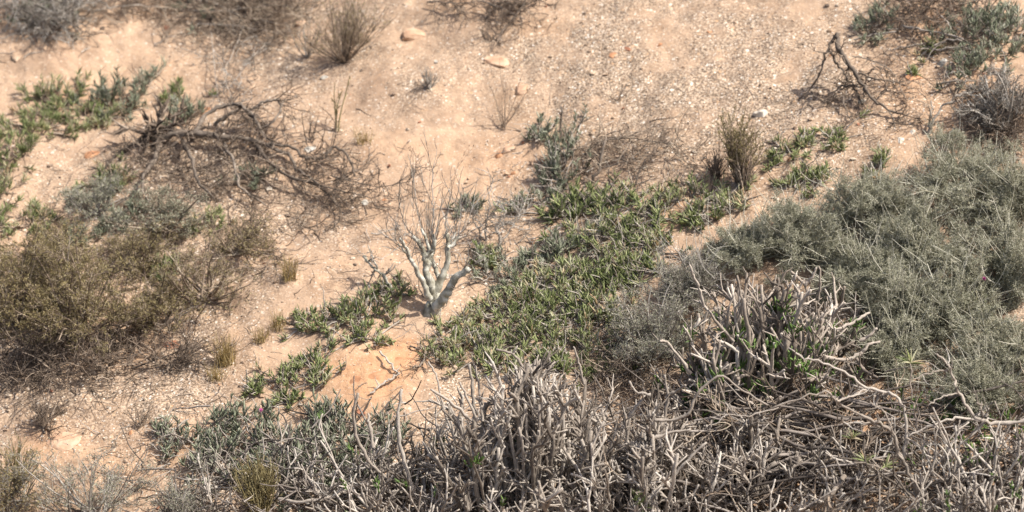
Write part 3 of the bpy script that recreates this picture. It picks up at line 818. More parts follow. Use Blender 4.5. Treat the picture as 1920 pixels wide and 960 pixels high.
fan_plant('dry_flower_stalks', 800, 455, 200, .32, 'tall thin dry stalks with dark seed heads rising behind the pale-barked plant', 31, n=7, r=.0009, mat='brown_twig', sub=2, leafm='dark_twig', cat='plant', leaves=5)
fan_plant('dry_flower_stalks', 808, 475, 95, .4, 'rust-brown stiff dry stalks bunched inside the pale-barked plant', 32, n=22, r=.0010, mat='brown_twig', sub=0, cat='plant')

# pale leaning limbs left and right of it
dead_branches('fallen_branch', (738, 548), 'short pale forked branch leaning out left of the pale-barked plant', [(lying([(683, 480, .10), (700, 503, .08), (720, 517, .05), (738, 548, 0)]), .009, .011), (lying([(708, 508, .07), (700, 485, .12), (690, 460, .16)]), .005, .003)], 41, 'pale_bark', 'grey_twig', 4, .08)
dead_branches('dead_shrub', (912, 452), 'small grey leafless shrub with upright stems right of the pale-barked plant', [
    (standing([(910, 452), (912, 420), (918, 385), (914, 350)], at(912, 452)[1], 0, .03), .008, .003),
    (standing([(906, 450), (895, 425), (885, 405)], at(912, 452)[1], 0, -.04), .006, .003),
    (standing([(935, 470), (938, 445), (930, 425), (950, 395)], at(912, 452)[1], -.08, -.06), .010, .004),
    (standing([(940, 455), (958, 430), (975, 400), (985, 380)], at(912, 452)[1], -.06, 0), .006, .003)], 42, 'grey_wood', 'grey_twig', 7, .10, cat='shrub')

# ---------------------------------------------------------------- left: charred tangle
dead_branches('dead_shrub', (290, 262), 'big collapsed dead shrub with a dark stump and log, twisted branches spreading right', [
    (lying([(290, 262, 0), (290, 250, .02), (291, 238, .05)]), .030, .026),
    (lying([(295, 262, .03), (330, 250, .05), (370, 250, .06), (420, 258, .05), (480, 264, .05), (540, 290, .03)]), .017, .008),
    (lying([(365, 248, .05), (385, 215, .08), (415, 198, .1), (445, 195, .11), (470, 212, .1), (490, 245, .07), (500, 262, .04)]), .010, .006),
    (lying([(470, 205, .07), (500, 190, .10), (522, 187, .11), (527, 205, .1), (512, 228, .08), (490, 240, .06), (482, 262, .04)]), .006, .004),
    (lying([(400, 235, .05), (430, 215, .09), (455, 200, .1), (480, 230, .07)]), .008, .005),
    (lying([(500, 270, .04), (545, 275, .06), (575, 296, .07), (605, 297, .06), (625, 275, .08), (648, 285, .07), (660, 310, .05), (664, 330, .02)]), .007, .004),
    (lying([(540, 285, .04), (560, 320, .06), (600, 345, .07), (650, 360, .05), (700, 372, .03)]), .007, .002),
    (lying([(480, 270, .04), (500, 300, .08), (540, 330, .07), (590, 345, .05), (640, 390, .03)]), .009, .003),
    (lying([(300, 270, .02), (290, 300, .05), (270, 330, .05), (265, 370, .02)]), .012, .006),
    (lying([(340, 262, .04), (360, 300, .07), (370, 340, .06), (400, 370, .03)]), .010, .004),
    (lying([(278, 252, .02), (245, 272, .03), (215, 293, .02), (185, 335, .01)]), .008, .004),
    (lying([(420, 270, .04), (440, 310, .08), (450, 350, .06), (500, 385, .03)]), .008, .003),
    (lying([(620, 330, .05), (660, 340, .09), (710, 350, .1), (770, 340, .12)]), .003, .0015),
    (lying([(440, 440, .02), (480, 470, .05), (520, 480, .03)]), .004, .002)],
    51, 'dark_wood', 'dark_twig', 9, .15, 2, cat='shrub', rs=1.05,
    bushy=[(290, 300, 45, .11, .07), (330, 340, 35, .12, .07), (420, 310, 45, .13, .09), (500, 310, 35, .13, .08), (560, 350, 30, .14, .07), (650, 375, 30, .13, .06), (470, 400, 22, .14, .05), (590, 415, 20, .13, .04)])
dead_branches('dead_shrub', (80, 60), 'grey tangled dead shrub in the top left corner', [
    (lying([(10, 60, 0), (20, 30, .06), (60, 10, .1), (110, 5, .12)]), .006, .003), (lying([(60, 70, 0), (80, 40, .07), (120, 30, .08), (160, 10, .1)]), .006, .003),
    (lying([(150, 65, 0), (130, 40, .07), (135, 10, .1)]), .006, .003)], 52, 'grey_wood', 'grey_twig', 12, .16, 2, cat='shrub',
    bushy=[(30, 20, 90, .12, .1), (90, 20, 90, .12, .1), (150, 15, 80, .12, .09), (60, 60, 70, .1, .05), (120, 60, 60, .1, .04)])
leafy_clump(90, 30, 60, 50, 'dark green leaves showing inside the top left tangle', 'green bushy clumps on the upper left bank', 520, 'blue_leaf')
dead_branches('dead_shrub', (400, 12), 'dark flattened dead brushwood along the top edge, left of the fan-shaped shrub', [
    (lying([(180, 20, .02), (240, 10, .04), (320, 15, .05)]), .005, .003), (lying([(290, 85, .01), (320, 68, .02), (365, 62, .02)]), .004, .002), (lying([(340, 20, .03), (420, 22, .05), (500, 10, .04), (560, 15, .02)]), .006, .003),
    (lying([(400, 5, .03), (450, 30, .04), (520, 45, .03)]), .005, .003), (lying([(370, 45, .03), (440, 48, .05), (520, 60, .03)]), .005, .002)], 53, 'grey_wood', 'brown_twig', 10, .15, 2, cat='shrub',
    bushy=[(260, 8, 70, .12, .08), (330, 15, 60, .12, .06), (400, 10, 90, .12, .09), (470, 20, 90, .13, .07), (530, 15, 90, .12, .07), (500, 50, 60, .12, .04), (430, 45, 50, .12, .04), (170, 40, 40, .1, .05)])
leafy_clump(390, 12, 40, 30, 'dark shaded green plant in the brushwood at the top edge', 'green bushy clumps on the upper left bank', 521, 'blue_leaf')
dead_branches('fallen_branch', (430, 130), 'loose thin grey twigs arching over the sand above the charred log', [
    (lying([(395, 60, .01), (400, 100, .05), (405, 150, .06), (410, 190, .04)]), .003, .002), (lying([(460, 40, .02), (440, 90, .06), (420, 140, .06), (440, 200, .03)]), .003, .002), (lying([(520, 60, .01), (470, 110, .04), (430, 165, .03)]), .003, .002)],
    54, 'grey_wood', 'grey_twig', 8, .13, 2)

# ---------------------------------------------------------------- top middle
fan_plant('broom_shrub', 645, 116, 150, 1.2, 'fan-shaped leafless brown shrub of fine upright stems at the top edge', 61, n=70, r=.0011, mat='brown_twig', sub=8, leafm='olive_leaf', leaves=2)
fan_plant('broom_shrub', 575, 108, 90, .9, 'low grey twiggy shoot at the left foot of the fan-shaped shrub', 62, n=14, r=.0013, mat='grey_twig', sub=4)
fan_plant('seedling', 626, 245, 115, .25, 'thin seedling with two bare green stems on open sand', 63, n=4, r=.0022, mat='olive_leaf', sub=3, cat='plant', leafm='olive_leaf')
fan_plant('seedling', 944, 240, 120, .75, 'thin leafless reddish seedling on open sand right of centre top', 64, n=9, r=.0011, mat='brown_twig', sub=2, cat='plant')
fan_plant('seedling', 580, 265, 60, .5, 'dark curved little shoot on sand left of the two-stemmed seedling', 65, n=6, r=.0016, mat='dark_twig', sub=3, cat='plant')
fan_plant('seedling', 1160, 190, 60, .9, 'sparse dead seedling lying in the gravel near the upper middle', 66, n=7, r=.0011, mat='brown_twig', sub=2, cat='plant')
fan_plant('seedling', 805, 165, 45, .9, 'small grey dead tuft on gravelly sand above the centre', 67, n=26, r=.0012, mat='grey_twig', sub=4, cat='plant')
grass_tuft(682, 268, 36, 'small brownish grass tuft on open sand near the curled dead branch', 68, 50, .6)
dead_branches('dead_shrub', (935, 75), 'dark dead twigs hanging down at the top edge, centre', [
    (lying([(990, -5, .08), (970, 25, .06), (950, 50, .04), (920, 78, .01)]), .006, .003), (lying([(900, 0, .05), (940, 15, .06), (985, 35, .04)]), .005, .003), (lying([(1010, 0, .03), (980, 10, .05), (930, 5, .06)]), .006, .004), (lying([(800, 2, .03), (850, 6, .05), (900, 2, .05)]), .005, .003)],
    69, 'dark_wood', 'dark_twig', 8, .11, 2, cat='shrub', bushy=[(950, 5, 60, .09, .07), (870, 2, 45, .09, .06), (1010, 3, 40, .08, .05), (955, 40, 25, .07, .04)])
dead_branches('dry_stalk', (1053, 240), 'short black dry stalk standing beside the small leafy plant', [(standing([(1050, 262), (1052, 235), (1053, 203)], at(1053, 262)[1]), .006, .008)], 70, 'dark_wood', 'dark_twig', 6, .03, 1, cat='plant')

# ---------------------------------------------------------------- upper right
leafy_clump(1050, 325, 34, 110, 'upright grey-green leafy plant beside a black dry stalk, above the green mat', 'leafy plants about the green mat', 80, 'blue_leaf', shoots=40, leafL=.032, dead=1.2, stemm='grey_wood', ry=30)
leafy_clump(1018, 262, 20, 48, 'leafy grey-green shoot tip leaning left over the sand', 'leafy plants about the green mat', 81, 'blue_leaf', shoots=16, ry=16)
dead_branches('dead_shrub', (1170, 720), 'low brown brushwood on bare soil between the mat and the thick pale stems', [
    (lying([(1130, 730, .01), (1170, 700, .05), (1220, 690, .06)]), .005, .003), (lying([(1150, 690, .01), (1190, 720, .05), (1240, 740, .04)]), .005, .003)], 86, 'grey_wood', 'brown_twig', 9, .12, 2, cat='shrub',
    bushy=[(1170, 700, 80, .11, .07), (1200, 740, 70, .11, .07), (1140, 730, 40, .1, .05)])
dead_branches('dead_shrub', (1110, 335), 'dead shrub with thin branches fanning right over the gravel above the green mat', [
    (lying([(1110, 345, 0), (1125, 310, .06), (1133, 270, .12), (1137, 255, .13)]), .010, .007),
    (lying([(1120, 320, .04), (1180, 300, .07), (1215, 265, .08), (1265, 215, .06)]), .005, .0015),
    (lying([(1137, 262, .12), (1180, 255, .11), (1230, 235, .10), (1290, 210, .07)]), .004, .0015),
    (lying([(1137, 258, .12), (1200, 262, .10), (1260, 270, .07), (1290, 276, .05)]), .004, .0015),
    (lying([(1080, 300, .02), (1120, 268, .06), (1150, 262, .05)]), .005, .002),
    (lying([(1190, 350, 0), (1200, 315, .05), (1230, 280, .08), (1250, 262, .08)]), .006, .002),
    (lying([(1060, 290, .03), (1090, 275, .05), (1140, 280, .05)]), .004, .002)], 82, 'dark_wood', 'brown_twig', 6, .12, 2, cat='shrub',
    bushy=[(1110, 320, 34, .10, .06), (1190, 310, 26, .12, .06), (1250, 310, 20, .12, .05), (1300, 325, 16, .1, .04), (1180, 270, 12, .1, .04)])
fan_plant('broom_shrub', 1388, 348, 138, .48, 'upright olive broom-like plant left of the white quartz stone', 83, n=40, r=.0014, mat='brown_twig', sub=7, leafm='olive_leaf', leaves=14)
fan_plant('broom_shrub', 1345, 335, 62, .7, 'small dark twiggy plant at the left foot of the olive broom plant', 84, n=26, r=.0018, mat='dark_twig', sub=4)
fan_plant('broom_shrub', 1392, 356, 70, .5, 'dark bare stems standing at the foot of the olive broom plant', 85, n=20, r=.0022, mat='dark_twig', sub=3)

dead_branches('fallen_branch', (1610, 170), 'large weathered fallen branch with many forks on the upper right gravel', [
    (lying([(1568, 63, .22), (1572, 88, .20), (1587, 110, .17), (1603, 137, .13), (1617, 160, .09), (1640, 190, .05), (1667, 207, .03), (1693, 214, .015)]), .014, .006),
    (lying([(1568, 63, .22), (1575, 95, .18), (1592, 125, .13), (1612, 152, .09), (1625, 175, .06)]), .011, .006),
    (lying([(1566, 66, .22), (1552, 90, .18), (1543, 117, .13), (1537, 143, .08), (1523, 162, .04), (1500, 185, .01)]), .009, .003),
    (lying([(1557, 95, .14), (1567, 117, .11), (1580, 133, .09), (1595, 155, .06), (1607, 173, .05), (1622, 202, .01)]), .009, .004),
    (lying([(1607, 137, .10), (1640, 147, .07), (1673, 153, .05), (1700, 160, .02)]), .007, .003),
    (lying([(1597, 105, .12), (1630, 113, .10), (1657, 123, .08), (1680, 143, .05), (1700, 186, .01)]), .004, .002),
    (lying([(1570, 163, .04), (1597, 160, .06), (1617, 163, .06)]), .006, .005),
    (lying([(1547, 190, .01), (1557, 177, .04), (1573, 167, .05), (1600, 158, .07)]), .005, .004),
    (lying([(1520, 172, .02), (1537, 187, .04), (1560, 197, .01)]), .005, .003),
    (lying([(1580, 182, .04), (1587, 207, .02), (1597, 227, .005)]), .006, .002),
    (lying([(1667, 207, .03), (1674, 222, .02), (1678, 236, .005)]), .005, .002),
    (lying([(1627, 140, .08), (1640, 127, .1), (1660, 130, .07), (1672, 160, .03)]), .004, .002),
    (lying([(1640, 190, .05), (1660, 170, .07), (1668, 155, .07)]), .004, .003)], 90, 'dark_wood', 'dark_twig', 5, .10, 2, rs=.72)
dead_branches('fallen_branch', (1640, 66), 'long straight dead branches lying across the slope at the upper right', [
    (lying([(1600, 73, .02), (1640, 65, .03), (1680, 60, .03)]), .006, .005), (lying([(1690, 48, .03), (1740, 58, .04), (1787, 68, .05), (1825, 84, .04)]), .009, .006),
    (lying([(1730, 103, .01), (1750, 87, .04), (1777, 75, .05), (1805, 77, .05)]), .007, .005), (lying([(1740, 95, .02), (1770, 92, .04), (1805, 88, .04), (1830, 95, .02)]), .007, .004),
    (lying([(1765, 30, .06), (1780, 48, .05), (1793, 66, .03)]), .005, .004), (lying([(1670, 96, .01), (1690, 88, .03), (1750, 80, .04)]), .005, .003)], 91, 'grey_wood', 'dark_twig', 6, .12, 2,
    bushy=[(1700, 20, 60, .12, .08), (1760, 20, 70, .12, .09), (1720, 60, 50, .1, .06), (1810, 20, 60, .12, .1)])
dead_branches('fallen_branch', (1743, 250), 'thick grey branch arching over bare soil above the right thicket', [
    (lying([(1743, 250, 0), (1749, 228, .05), (1767, 200, .09), (1793, 180, .11), (1823, 173, .11), (1850, 167, .08)]), .009, .006),
    (lying([(1742, 250, 0), (1746, 215, .06), (1745, 190, .10)]), .007, .004), (lying([(1756, 160, .02), (1790, 150, .05), (1830, 152, .04)]), .006, .004)], 92, 'grey_wood', 'brown_twig', 5, .1, 2)
leafy_clump(1632, 52, 38, 46, 'small dark green leafy clump at the top, above the fallen weathered branch', 'dark leafy clumps at the upper right', 93, 'blue_leaf', leafL=.035)
leafy_clump(1845, 70, 60, 70, 'larger dark green leafy clump in the upper right corner', 'dark leafy clumps at the upper right', 94, 'blue_leaf', leafL=.035)
leafy_clump(1900, 60, 50, 70, 'dark green leafy clump touching the right edge near the top', 'dark leafy clumps at the upper right', 95, 'blue_leaf', leafL=.035)
leafy_clump(1820, 130, 45, 50, 'blue-green leafy clump right of the pale grey stone', 'dark leafy clumps at the upper right', 96, 'blue_leaf', leafL=.035)
leafy_clump(1740, 100, 20, 24, 'tiny green tuft below the upper right dead branches', 'dark leafy clumps at the upper right', 97)
leafy_clump(1708, 143, 12, 18, 'single little green sprout on the flat orange stone', 'dark leafy clumps at the upper right', 98, shoots=6)
fine_shrub('twiggy_shrub', 1890, 235, 95, 130, 'dense grey twiggy shrub without leaves at the right edge, above the thicket', 'grey-green fine shrubs of the right thicket', 'fine_leaf', 'grey_twig', 99, stems=26, leaves=0, lv=(6, 6, 4), tr=.0022)
dead_branches('dead_shrub', (1870, 260), 'dark shaded brushwood beneath the grey twiggy shrub at the right edge', [
    (lying([(1800, 205, .02), (1850, 225, .05), (1920, 240, .04)]), .006, .004), (lying([(1830, 250, .02), (1870, 240, .05), (1925, 260, .04)]), .006, .004)], 100, 'dark_wood', 'dark_twig', 10, .14, 2, cat='shrub', bushy=[(1880, 240, 80, .12, .05), (1840, 210, 50, .1, .05)])

for i, (px, py, r, h, lab) in enumerate([
    (1466, 298, 24, 24, 'low green rosette furthest left in the row on the right gravel'),
    (1505, 276, 22, 24, 'middle green rosette of the row on the right gravel'),
    (1556, 264, 34, 22, 'widest green rosette ending the row below the fallen weathered branch'),
    (1492, 345, 26, 36, 'green leafy plant just above the thicket, left of its twin'),
    (1530, 345, 30, 38, 'green leafy plant just above the thicket beside orange soil'),
    (1648, 315, 24, 28, 'little green plant at the upper margin of the thicket')]):
    leafy_clump(px, py, r, h, lab, 'small green plants on the right gravel', 110+i, 'green_leaf', ry=r*.5)

# ---------------------------------------------------------------- left green clumps
GL = 'green bushy clumps on the upper left bank'
for i, (px, py, r, h, ry, lab) in enumerate([
    (108, 196, 58, 62, 24, 'dull green bushy clump left of the darker dense clump, on the upper left bank'),
    (222, 192, 72, 80, 34, 'densest dark green bushy clump standing on the upper left sand'),
    (165, 225, 75, 34, 20, 'low green fringe below the two tallest upper left clumps'),
    (334, 185, 30, 42, 14, 'small green tuft right of the densest dark clump'),
    (352, 222, 36, 50, 20, 'sparser grey-green clump just above the dark log'),
    (70, 245, 70, 42, 24, 'spreading green clump descending the left bank'),
    (22, 292, 55, 50, 24, 'fresh green clump at the left edge under the bank'),
    (2, 365, 30, 55, 30, 'bright green clump cut by the left edge halfway up'),
    (2, 425, 26, 46, 20, 'shaded green clump low on the left edge'),
    (125, 462, 42, 42, 22, 'grey-green plant with a pale stem above the olive shrub'),
    (238, 412, 40, 40, 20, 'dark green plant in shade below the sawn stump'),
    (205, 350, 45, 30, 20, 'sparse olive-green plant left of the charred branches'),
    (60, 420, 40, 40, 20, 'yellowish green weedy plant near the left edge'),
    (310, 510, 26, 30, 14, 'small vivid green sprig among brown twigs'),
    (470, 345, 28, 40, 12, 'blue-green sprigs poking out of the charred tangle'),
    (395, 425, 40, 30, 14, 'faint green sprigs below the charred tangle')]):
    leafy_clump(px, py, r, h, lab, GL, 130+i, 'blue_leaf' if i in (1, 4, 9, 10, 14) else 'green_leaf', ry=ry, leafL=.034, leafW=.0033, stemm='brown_twig', shoots=None, nl=20)

# ---------------------------------------------------------------- olive and brown shrubs lower left
fine_shrub('olive_shrub', 150, 625, 175, 215, 'large olive-yellow shrub with a dark brown underside at the left', 'olive and brown shrubs of the lower left', 'olive_leaf', 'brown_twig', 150, stems=28, lv=(6, 6, 5), leaves=3, lo=5, tr=.0017)
fine_shrub('olive_shrub', 30, 610, 130, 190, 'olive shrub cut by the left edge', 'olive and brown shrubs of the lower left', 'olive_leaf', 'brown_twig', 151, stems=26, lv=(6, 6, 4), leaves=3, lo=5, tr=.0016)
fine_shrub('twiggy_shrub', 385, 560, 120, 150, 'loose brown twiggy shrub right of the olive one', 'olive and brown shrubs of the lower left', 'olive_leaf', 'brown_twig', 152, stems=20, lv=(5, 5, 3), leaves=1, lo=5, tr=.0016)
fine_shrub('twiggy_shrub', 290, 610, 120, 110, 'brown twiggy shrub with a few ochre leaves between the olive and the loose one', 'olive and brown shrubs of the lower left', 'olive_leaf', 'brown_twig', 153, stems=15, lv=(5, 6, 4), leaves=2, lo=3, tr=.0017)
dead_branches('dead_shrub', (130, 690), 'dark dead skirt of branches under the olive shrub', [
    (lying([(0, 735, .01), (30, 700, .04), (90, 660, .08)]), .007, .003), (lying([(60, 690, .02), (120, 700, .05), (200, 690, .05)]), .006, .003), (lying([(250, 690, .01), (310, 668, .05), (370, 650, .06)]), .006, .003), (lying([(305, 705, 0), (330, 680, .04), (370, 655, .05)]), .004, .002)],
    154, 'dark_wood', 'dark_twig', 12, .15, 2, cat='shrub', bushy=[(60, 690, 90, .13, .05), (130, 680, 90, .13, .06), (200, 670, 90, .13, .06), (260, 660, 60, .12, .05), (20, 700, 50, .1, .05)])
fine_shrub('twiggy_shrub', 88, 800, 60, 75, 'small dark twiggy shrub standing by the orange slab', 'olive and brown shrubs of the lower left', 'olive_leaf', 'dark_twig', 155, stems=14, lv=(4, 4, 3), leaves=0, lo=5, tr=.0015)
for i, (px, py, rr, hh, lab, lm, tm, lv_) in enumerate([
    (250, 500, 130, 90, 'sparse olive scrub just above the large olive-yellow shrub', 'olive_leaf', 'brown_twig', 2),
    (90, 500, 110, 80, 'sparse yellowish scrub above the olive shrub, near the left edge', 'olive_leaf', 'brown_twig', 3),
    (320, 430, 120, 80, 'grey-green scrub directly below the charred tangle', 'fine_leaf', 'brown_twig', 2),
    (180, 400, 110, 70, 'faint grey scrub left of the charred tangle', 'fine_leaf', 'grey_twig', 2),
    (450, 470, 110, 70, 'wispy brown scrub between the charred tangle and the straw tuft', 'olive_leaf', 'brown_twig', 1)]):
    fine_shrub('sparse_scrub', px, py, rr, hh, lab, 'sparse scrub on the left slope', lm, tm, 170+i, stems=20, lv=(5, 5, 3), leaves=lv_, lo=2, hi=70, tr=.0014)
fan_plant('seedling', 262, 800, 50, .8, 'small brown dry seedling on sand right of the orange slab', 156, n=14, r=.0012, mat='brown_twig', sub=3, cat='plant')
for i, (px, py, h, n, sp, lab) in enumerate([
    (543, 523, 48, 110, .42, 'straw-brown grass tuft leaning right on open sand left of the centre'),
    (423, 682, 62, 150, .5, 'largest golden grass tuft on the sand right of the olive shrub'),
    (405, 712, 38, 70, .5, 'short golden tuft just below the largest grass tuft'),
    (492, 640, 34, 70, .5, 'small buff grass tuft between the largest tuft and the green plants'),
    (521, 618, 44, 60, .4, 'olive grass tuft at the left end of the creeping green plants')]):
    grass_tuft(px, py, h, lab, 160+i, n, sp)

# ---------------------------------------------------------------- green mat in the middle
GM = 'succulent plants of the central green mat'
for i, (px, py, r, h, ry, lab) in enumerate([
    (1000, 385, 50, 34, 16, 'greyish clump at the upper left corner of the central green mat'),
    (1070, 400, 60, 45, 26, 'green clump under the upright leafy plant in the mat'),
    (1150, 390, 55, 42, 24, 'yellow-green clump near the top of the central mat'),
    (1300, 375, 65, 50, 24, 'isolated green clump below the olive broom plant'),
    (1340, 405, 45, 40, 20, 'lower green clump at the margin of the thicket, below the olive broom plant'),
    (1120, 450, 70, 44, 28, 'mixed green and grey clump in the upper middle of the mat'),
    (1190, 440, 50, 38, 24, 'green clump in the right upper part of the mat'),
    (1050, 470, 45, 34, 20, 'grey-stemmed clump beside orange soil in the mat'),
    (1130, 510, 70, 48, 28, 'yellow-tipped green clump at the middle of the mat'),
    (960, 520, 70, 48, 26, 'pale green clump right of the swollen trunk'),
    (1040, 545, 75, 52, 30, 'lush green clump in the heart of the mat'),
    (960, 580, 75, 52, 30, 'lush green clump lower right of the swollen trunk'),
    (1050, 610, 80, 55, 32, 'lush green clump at the lower middle of the mat'),
    (1120, 600, 60, 50, 30, 'green clump next to the grey fine shrub'),
    (970, 640, 70, 48, 24, 'green clump above the big dead shrub'),
    (1085, 665, 70, 58, 24, 'bright yellowish clump at the foot of the mat'),
    (1200, 520, 40, 30, 18, 'thin green clump where the mat meets the thicket'),
    (860, 640, 48, 46, 22, 'olive-green clump right of the orange slab mound'),
    (835, 680, 36, 50, 20, 'olive weedy clump beside the lying stick'),
    (905, 680, 48, 40, 20, 'green clump between the mound and the dead shrub'),
    (905, 490, 36, 30, 14, 'small clump touching the thick right limb of the trunk'),
    (880, 400, 30, 36, 12, 'dark grey-green clump behind the pale-barked plant'),
    (1235, 405, 50, 36, 22, 'sparse green clump in the twiggy gap between the mat and the broom plant'),
    (1215, 475, 45, 34, 20, 'dusty green clump on the right flank of the mat'),
    (1140, 700, 40, 44, 20, 'green clump at the lower right tip of the mat, beside brown twigs'),
    (1020, 690, 50, 44, 18, 'yellow-green clump peeping over the dead stems')]):
    leafy_clump(px, py, r, h, lab, GM, 200+i, 'blue_leaf' if i in (0, 7, 9, 21) else 'green_leaf', ry=ry, leafL=(.030, .042, .035)[i % 3], leafW=(.0042, .0058, .0050)[i % 3], nl=13, dead=(.7, 1.6, 1.1)[i % 3])
GC = 'creeping green plants left of the centre'
for i, (px, py, r, h, ry, lab) in enumerate([
    (690, 590, 60, 50, 22, 'creeping green plant just left of the swollen trunk'),
    (640, 600, 45, 40, 18, 'creeping green plant on the sand left of the trunk, middle of the row'),
    (570, 612, 36, 30, 14, 'creeping green plant ending the row at the grass tuft'),
    (690, 640, 45, 36, 16, 'green plant above the orange slab mound'),
    (600, 680, 40, 40, 18, 'green plant at the left edge of the orange mound'),
    (540, 715, 34, 36, 16, 'green plant low on the sand, left of the orange mound'),
    (590, 715, 34, 34, 14, 'green plant tucked under the left flank of the mound'),
    (545, 755, 20, 30, 10, 'single green sprig below the left sand'),
    (475, 735, 12, 22, 8, 'tiny green sprig on bare sand'),
    (735, 555, 30, 36, 12, 'green sprigs in the shadow beside the swollen trunk'),
    (870, 610, 40, 24, 12, 'pale small sprigs just right of the trunk base')]):
    leafy_clump(px, py, r, h, lab, GC, 240+i, 'green_leaf', ry=ry, leafL=.030, leafW=.005, nl=12, dead=.6)
dead_branches('fallen_branch', (720, 715), 'short bleached stick lying on the orange slab mound', [
    (lying([(694, 738, .01), (715, 722, .015), (733, 710, .02), (750, 700, .02)]), .006, .008), (lying([(712, 660, .02), (728, 678, .03), (745, 698, .015)]), .005, .006)], 260, 'tan_wood', 'grey_twig', 2, .04, 1)
dead_branches('fallen_branch', (800, 655), 'dark bent branch bordering the right side of the orange mound', [
    (lying([(770, 650, .01), (800, 655, .03), (815, 645, .04), (850, 640, .03)]), .006, .004), (lying([(800, 655, .03), (790, 685, .02), (775, 690, .01)]), .006, .004)], 261, 'dark_wood', 'brown_twig', 6, .08, 2)

# ---------------------------------------------------------------- the thicket on the right
GT = 'grey-green fine shrubs of the right thicket'
for i, (px, py, r, h, lab) in enumerate([
    (1800, 370, 150, 130, 'tallest grey-green shrub at the top of the right thicket'),
    (1900, 400, 120, 120, 'grey-green shrub at the right edge, upper part of the thicket'),
    (1640, 420, 130, 100, 'fine grey-green shrub at the upper left slope of the thicket'),
    (1500, 470, 130, 100, 'fine grey-green shrub left end of the thicket, above the thick pale stems'),
    (1740, 500, 150, 120, 'broad grey-green shrub in the middle of the thicket'),
    (1880, 540, 140, 120, 'grey-green shrub at the right edge beside the pink flower'),
    (1620, 540, 120, 95, 'grey-green shrub directly right behind the thick pale stems'),
    (1780, 620, 150, 120, 'yellowish grey-green shrub in the lower middle of the thicket'),
    (1900, 680, 130, 110, 'grey-green shrub at the right edge above the dead curved branch'),
    (1690, 690, 110, 90, 'sparser grey-green shrub behind the dead skeleton branches'),
    (1850, 755, 130, 90, 'grey-green shrub just above the curved grey branch at the right'),
    (1700, 600, 120, 100, 'grey-green shrub whose branches droop beside the thick pale stems'),
    (1300, 560, 110, 70, 'pale grey twiggy fringe left of the thick pale stems'),
    (1400, 490, 125, 62, 'low grey haze of fine twigs joining the green mat and the thicket')]):
    fine_shrub('fine_shrub', px, py, r, h, lab, GT, 'fine_leaf', 'thicket_twig' if i != 12 else 'grey_twig', 400+i, stems=34, lv=(6, 6, 5), leaves=5 if i != 12 else 1, lo=2, hi=78, leafL=.009, leafW=.0023, tr=.0014, emer=3, wob=.27)
fine_shrub('twiggy_shrub', 1215, 680, 120, 150, 'rounded brownish grey shrub of hair-fine twigs between the mat and the thick pale stems', GT, 'fine_leaf', 'grey_twig', 420, stems=34, lv=(6, 6, 5), leaves=1, lo=8, tr=.0013)
def flower(px, py, hgt, label, seed, stalk='green_leaf'):
    rng = np.random.default_rng(seed); b = at(px, py); root = thing('flower', b, label, 'flower')
    P = grow(b[None], np.array([[.1, -.1, 1.0]]), hgt, 6, .05, .05, rng)
    s = MB(); s.tubes(P, taper(1, 6, .002, .0015), 5, rng)
    s.build('stalk', M[stalk], root)
    n = 26; d = nrm(rng.normal(size=(n, 3))+UP*.3); f = MB()
    f.blades(np.repeat(P[:, -1], n, 0), d, .009, .006, rng); f.build('petals', M['pink'], root, smooth=False)
flower(1836, 600, .16, 'tiny pink flower in the grey-green thicket at the right', 431)
flower(480, 830, .14, 'tiny purple-pink flower above the lower left leafy shrub', 432)
fan_plant('leafy_sprig', 1835, 600, 62, .8, 'upright green strap-leaved sprig beside the pink flower', 433, n=7, r=.0030, mat='green_leaf', sub=0, cat='plant')

# ---------------------------------------------------------------- thick pale stems
def ys(base): return at(*base)[1]
b21 = (1450, 770); y21 = ys(b21)
dome_shrub((1450, 765), 232, 245, 'thick pale blunt-stemmed shrub with small bright green leaf tufts before the thicket', None, 500, 'tan_wood', 115, 115, inner=260, r0=.0086, L=.085, fang=.72, fork=(2, 5), traced=[
    (standing([(1320, 575), (1310, 540), (1300, 517), (1293, 497)], y21, .05, 0), .009),
    (standing([(1392, 590), (1389, 555), (1382, 517)], y21, -.02, -.04), .009),
    (standing([(1515, 570), (1510, 535), (1495, 520), (1483, 509)], y21, .02, 0), .009), (standing([(1510, 535), (1522, 520), (1531, 502)], y21, .01, 0), .009),
    (standing([(1535, 560), (1539, 530), (1535, 500)], y21, .1, .1), .008),
    (standing([(1568, 620), (1603, 603), (1631, 586)], y21, -.05, 0), .011), (standing([(1612, 640), (1628, 630), (1645, 616)], y21, -.1, -.1), .010),
    (standing([(1540, 668), (1587, 675), (1615, 662), (1630, 645), (1650, 640)], y21, -.15, -.1), .012),
    (standing([(1375, 640), (1345, 605), (1330, 583)], y21, -.1, -.15), .010),
    (standing([(1295, 700), (1270, 665), (1250, 640), (1238, 640)], y21, -.05, -.12), .010)])
b22 = (1000, 960); y22 = ys(b22)
GB = 'large dead shrubs in the foreground'
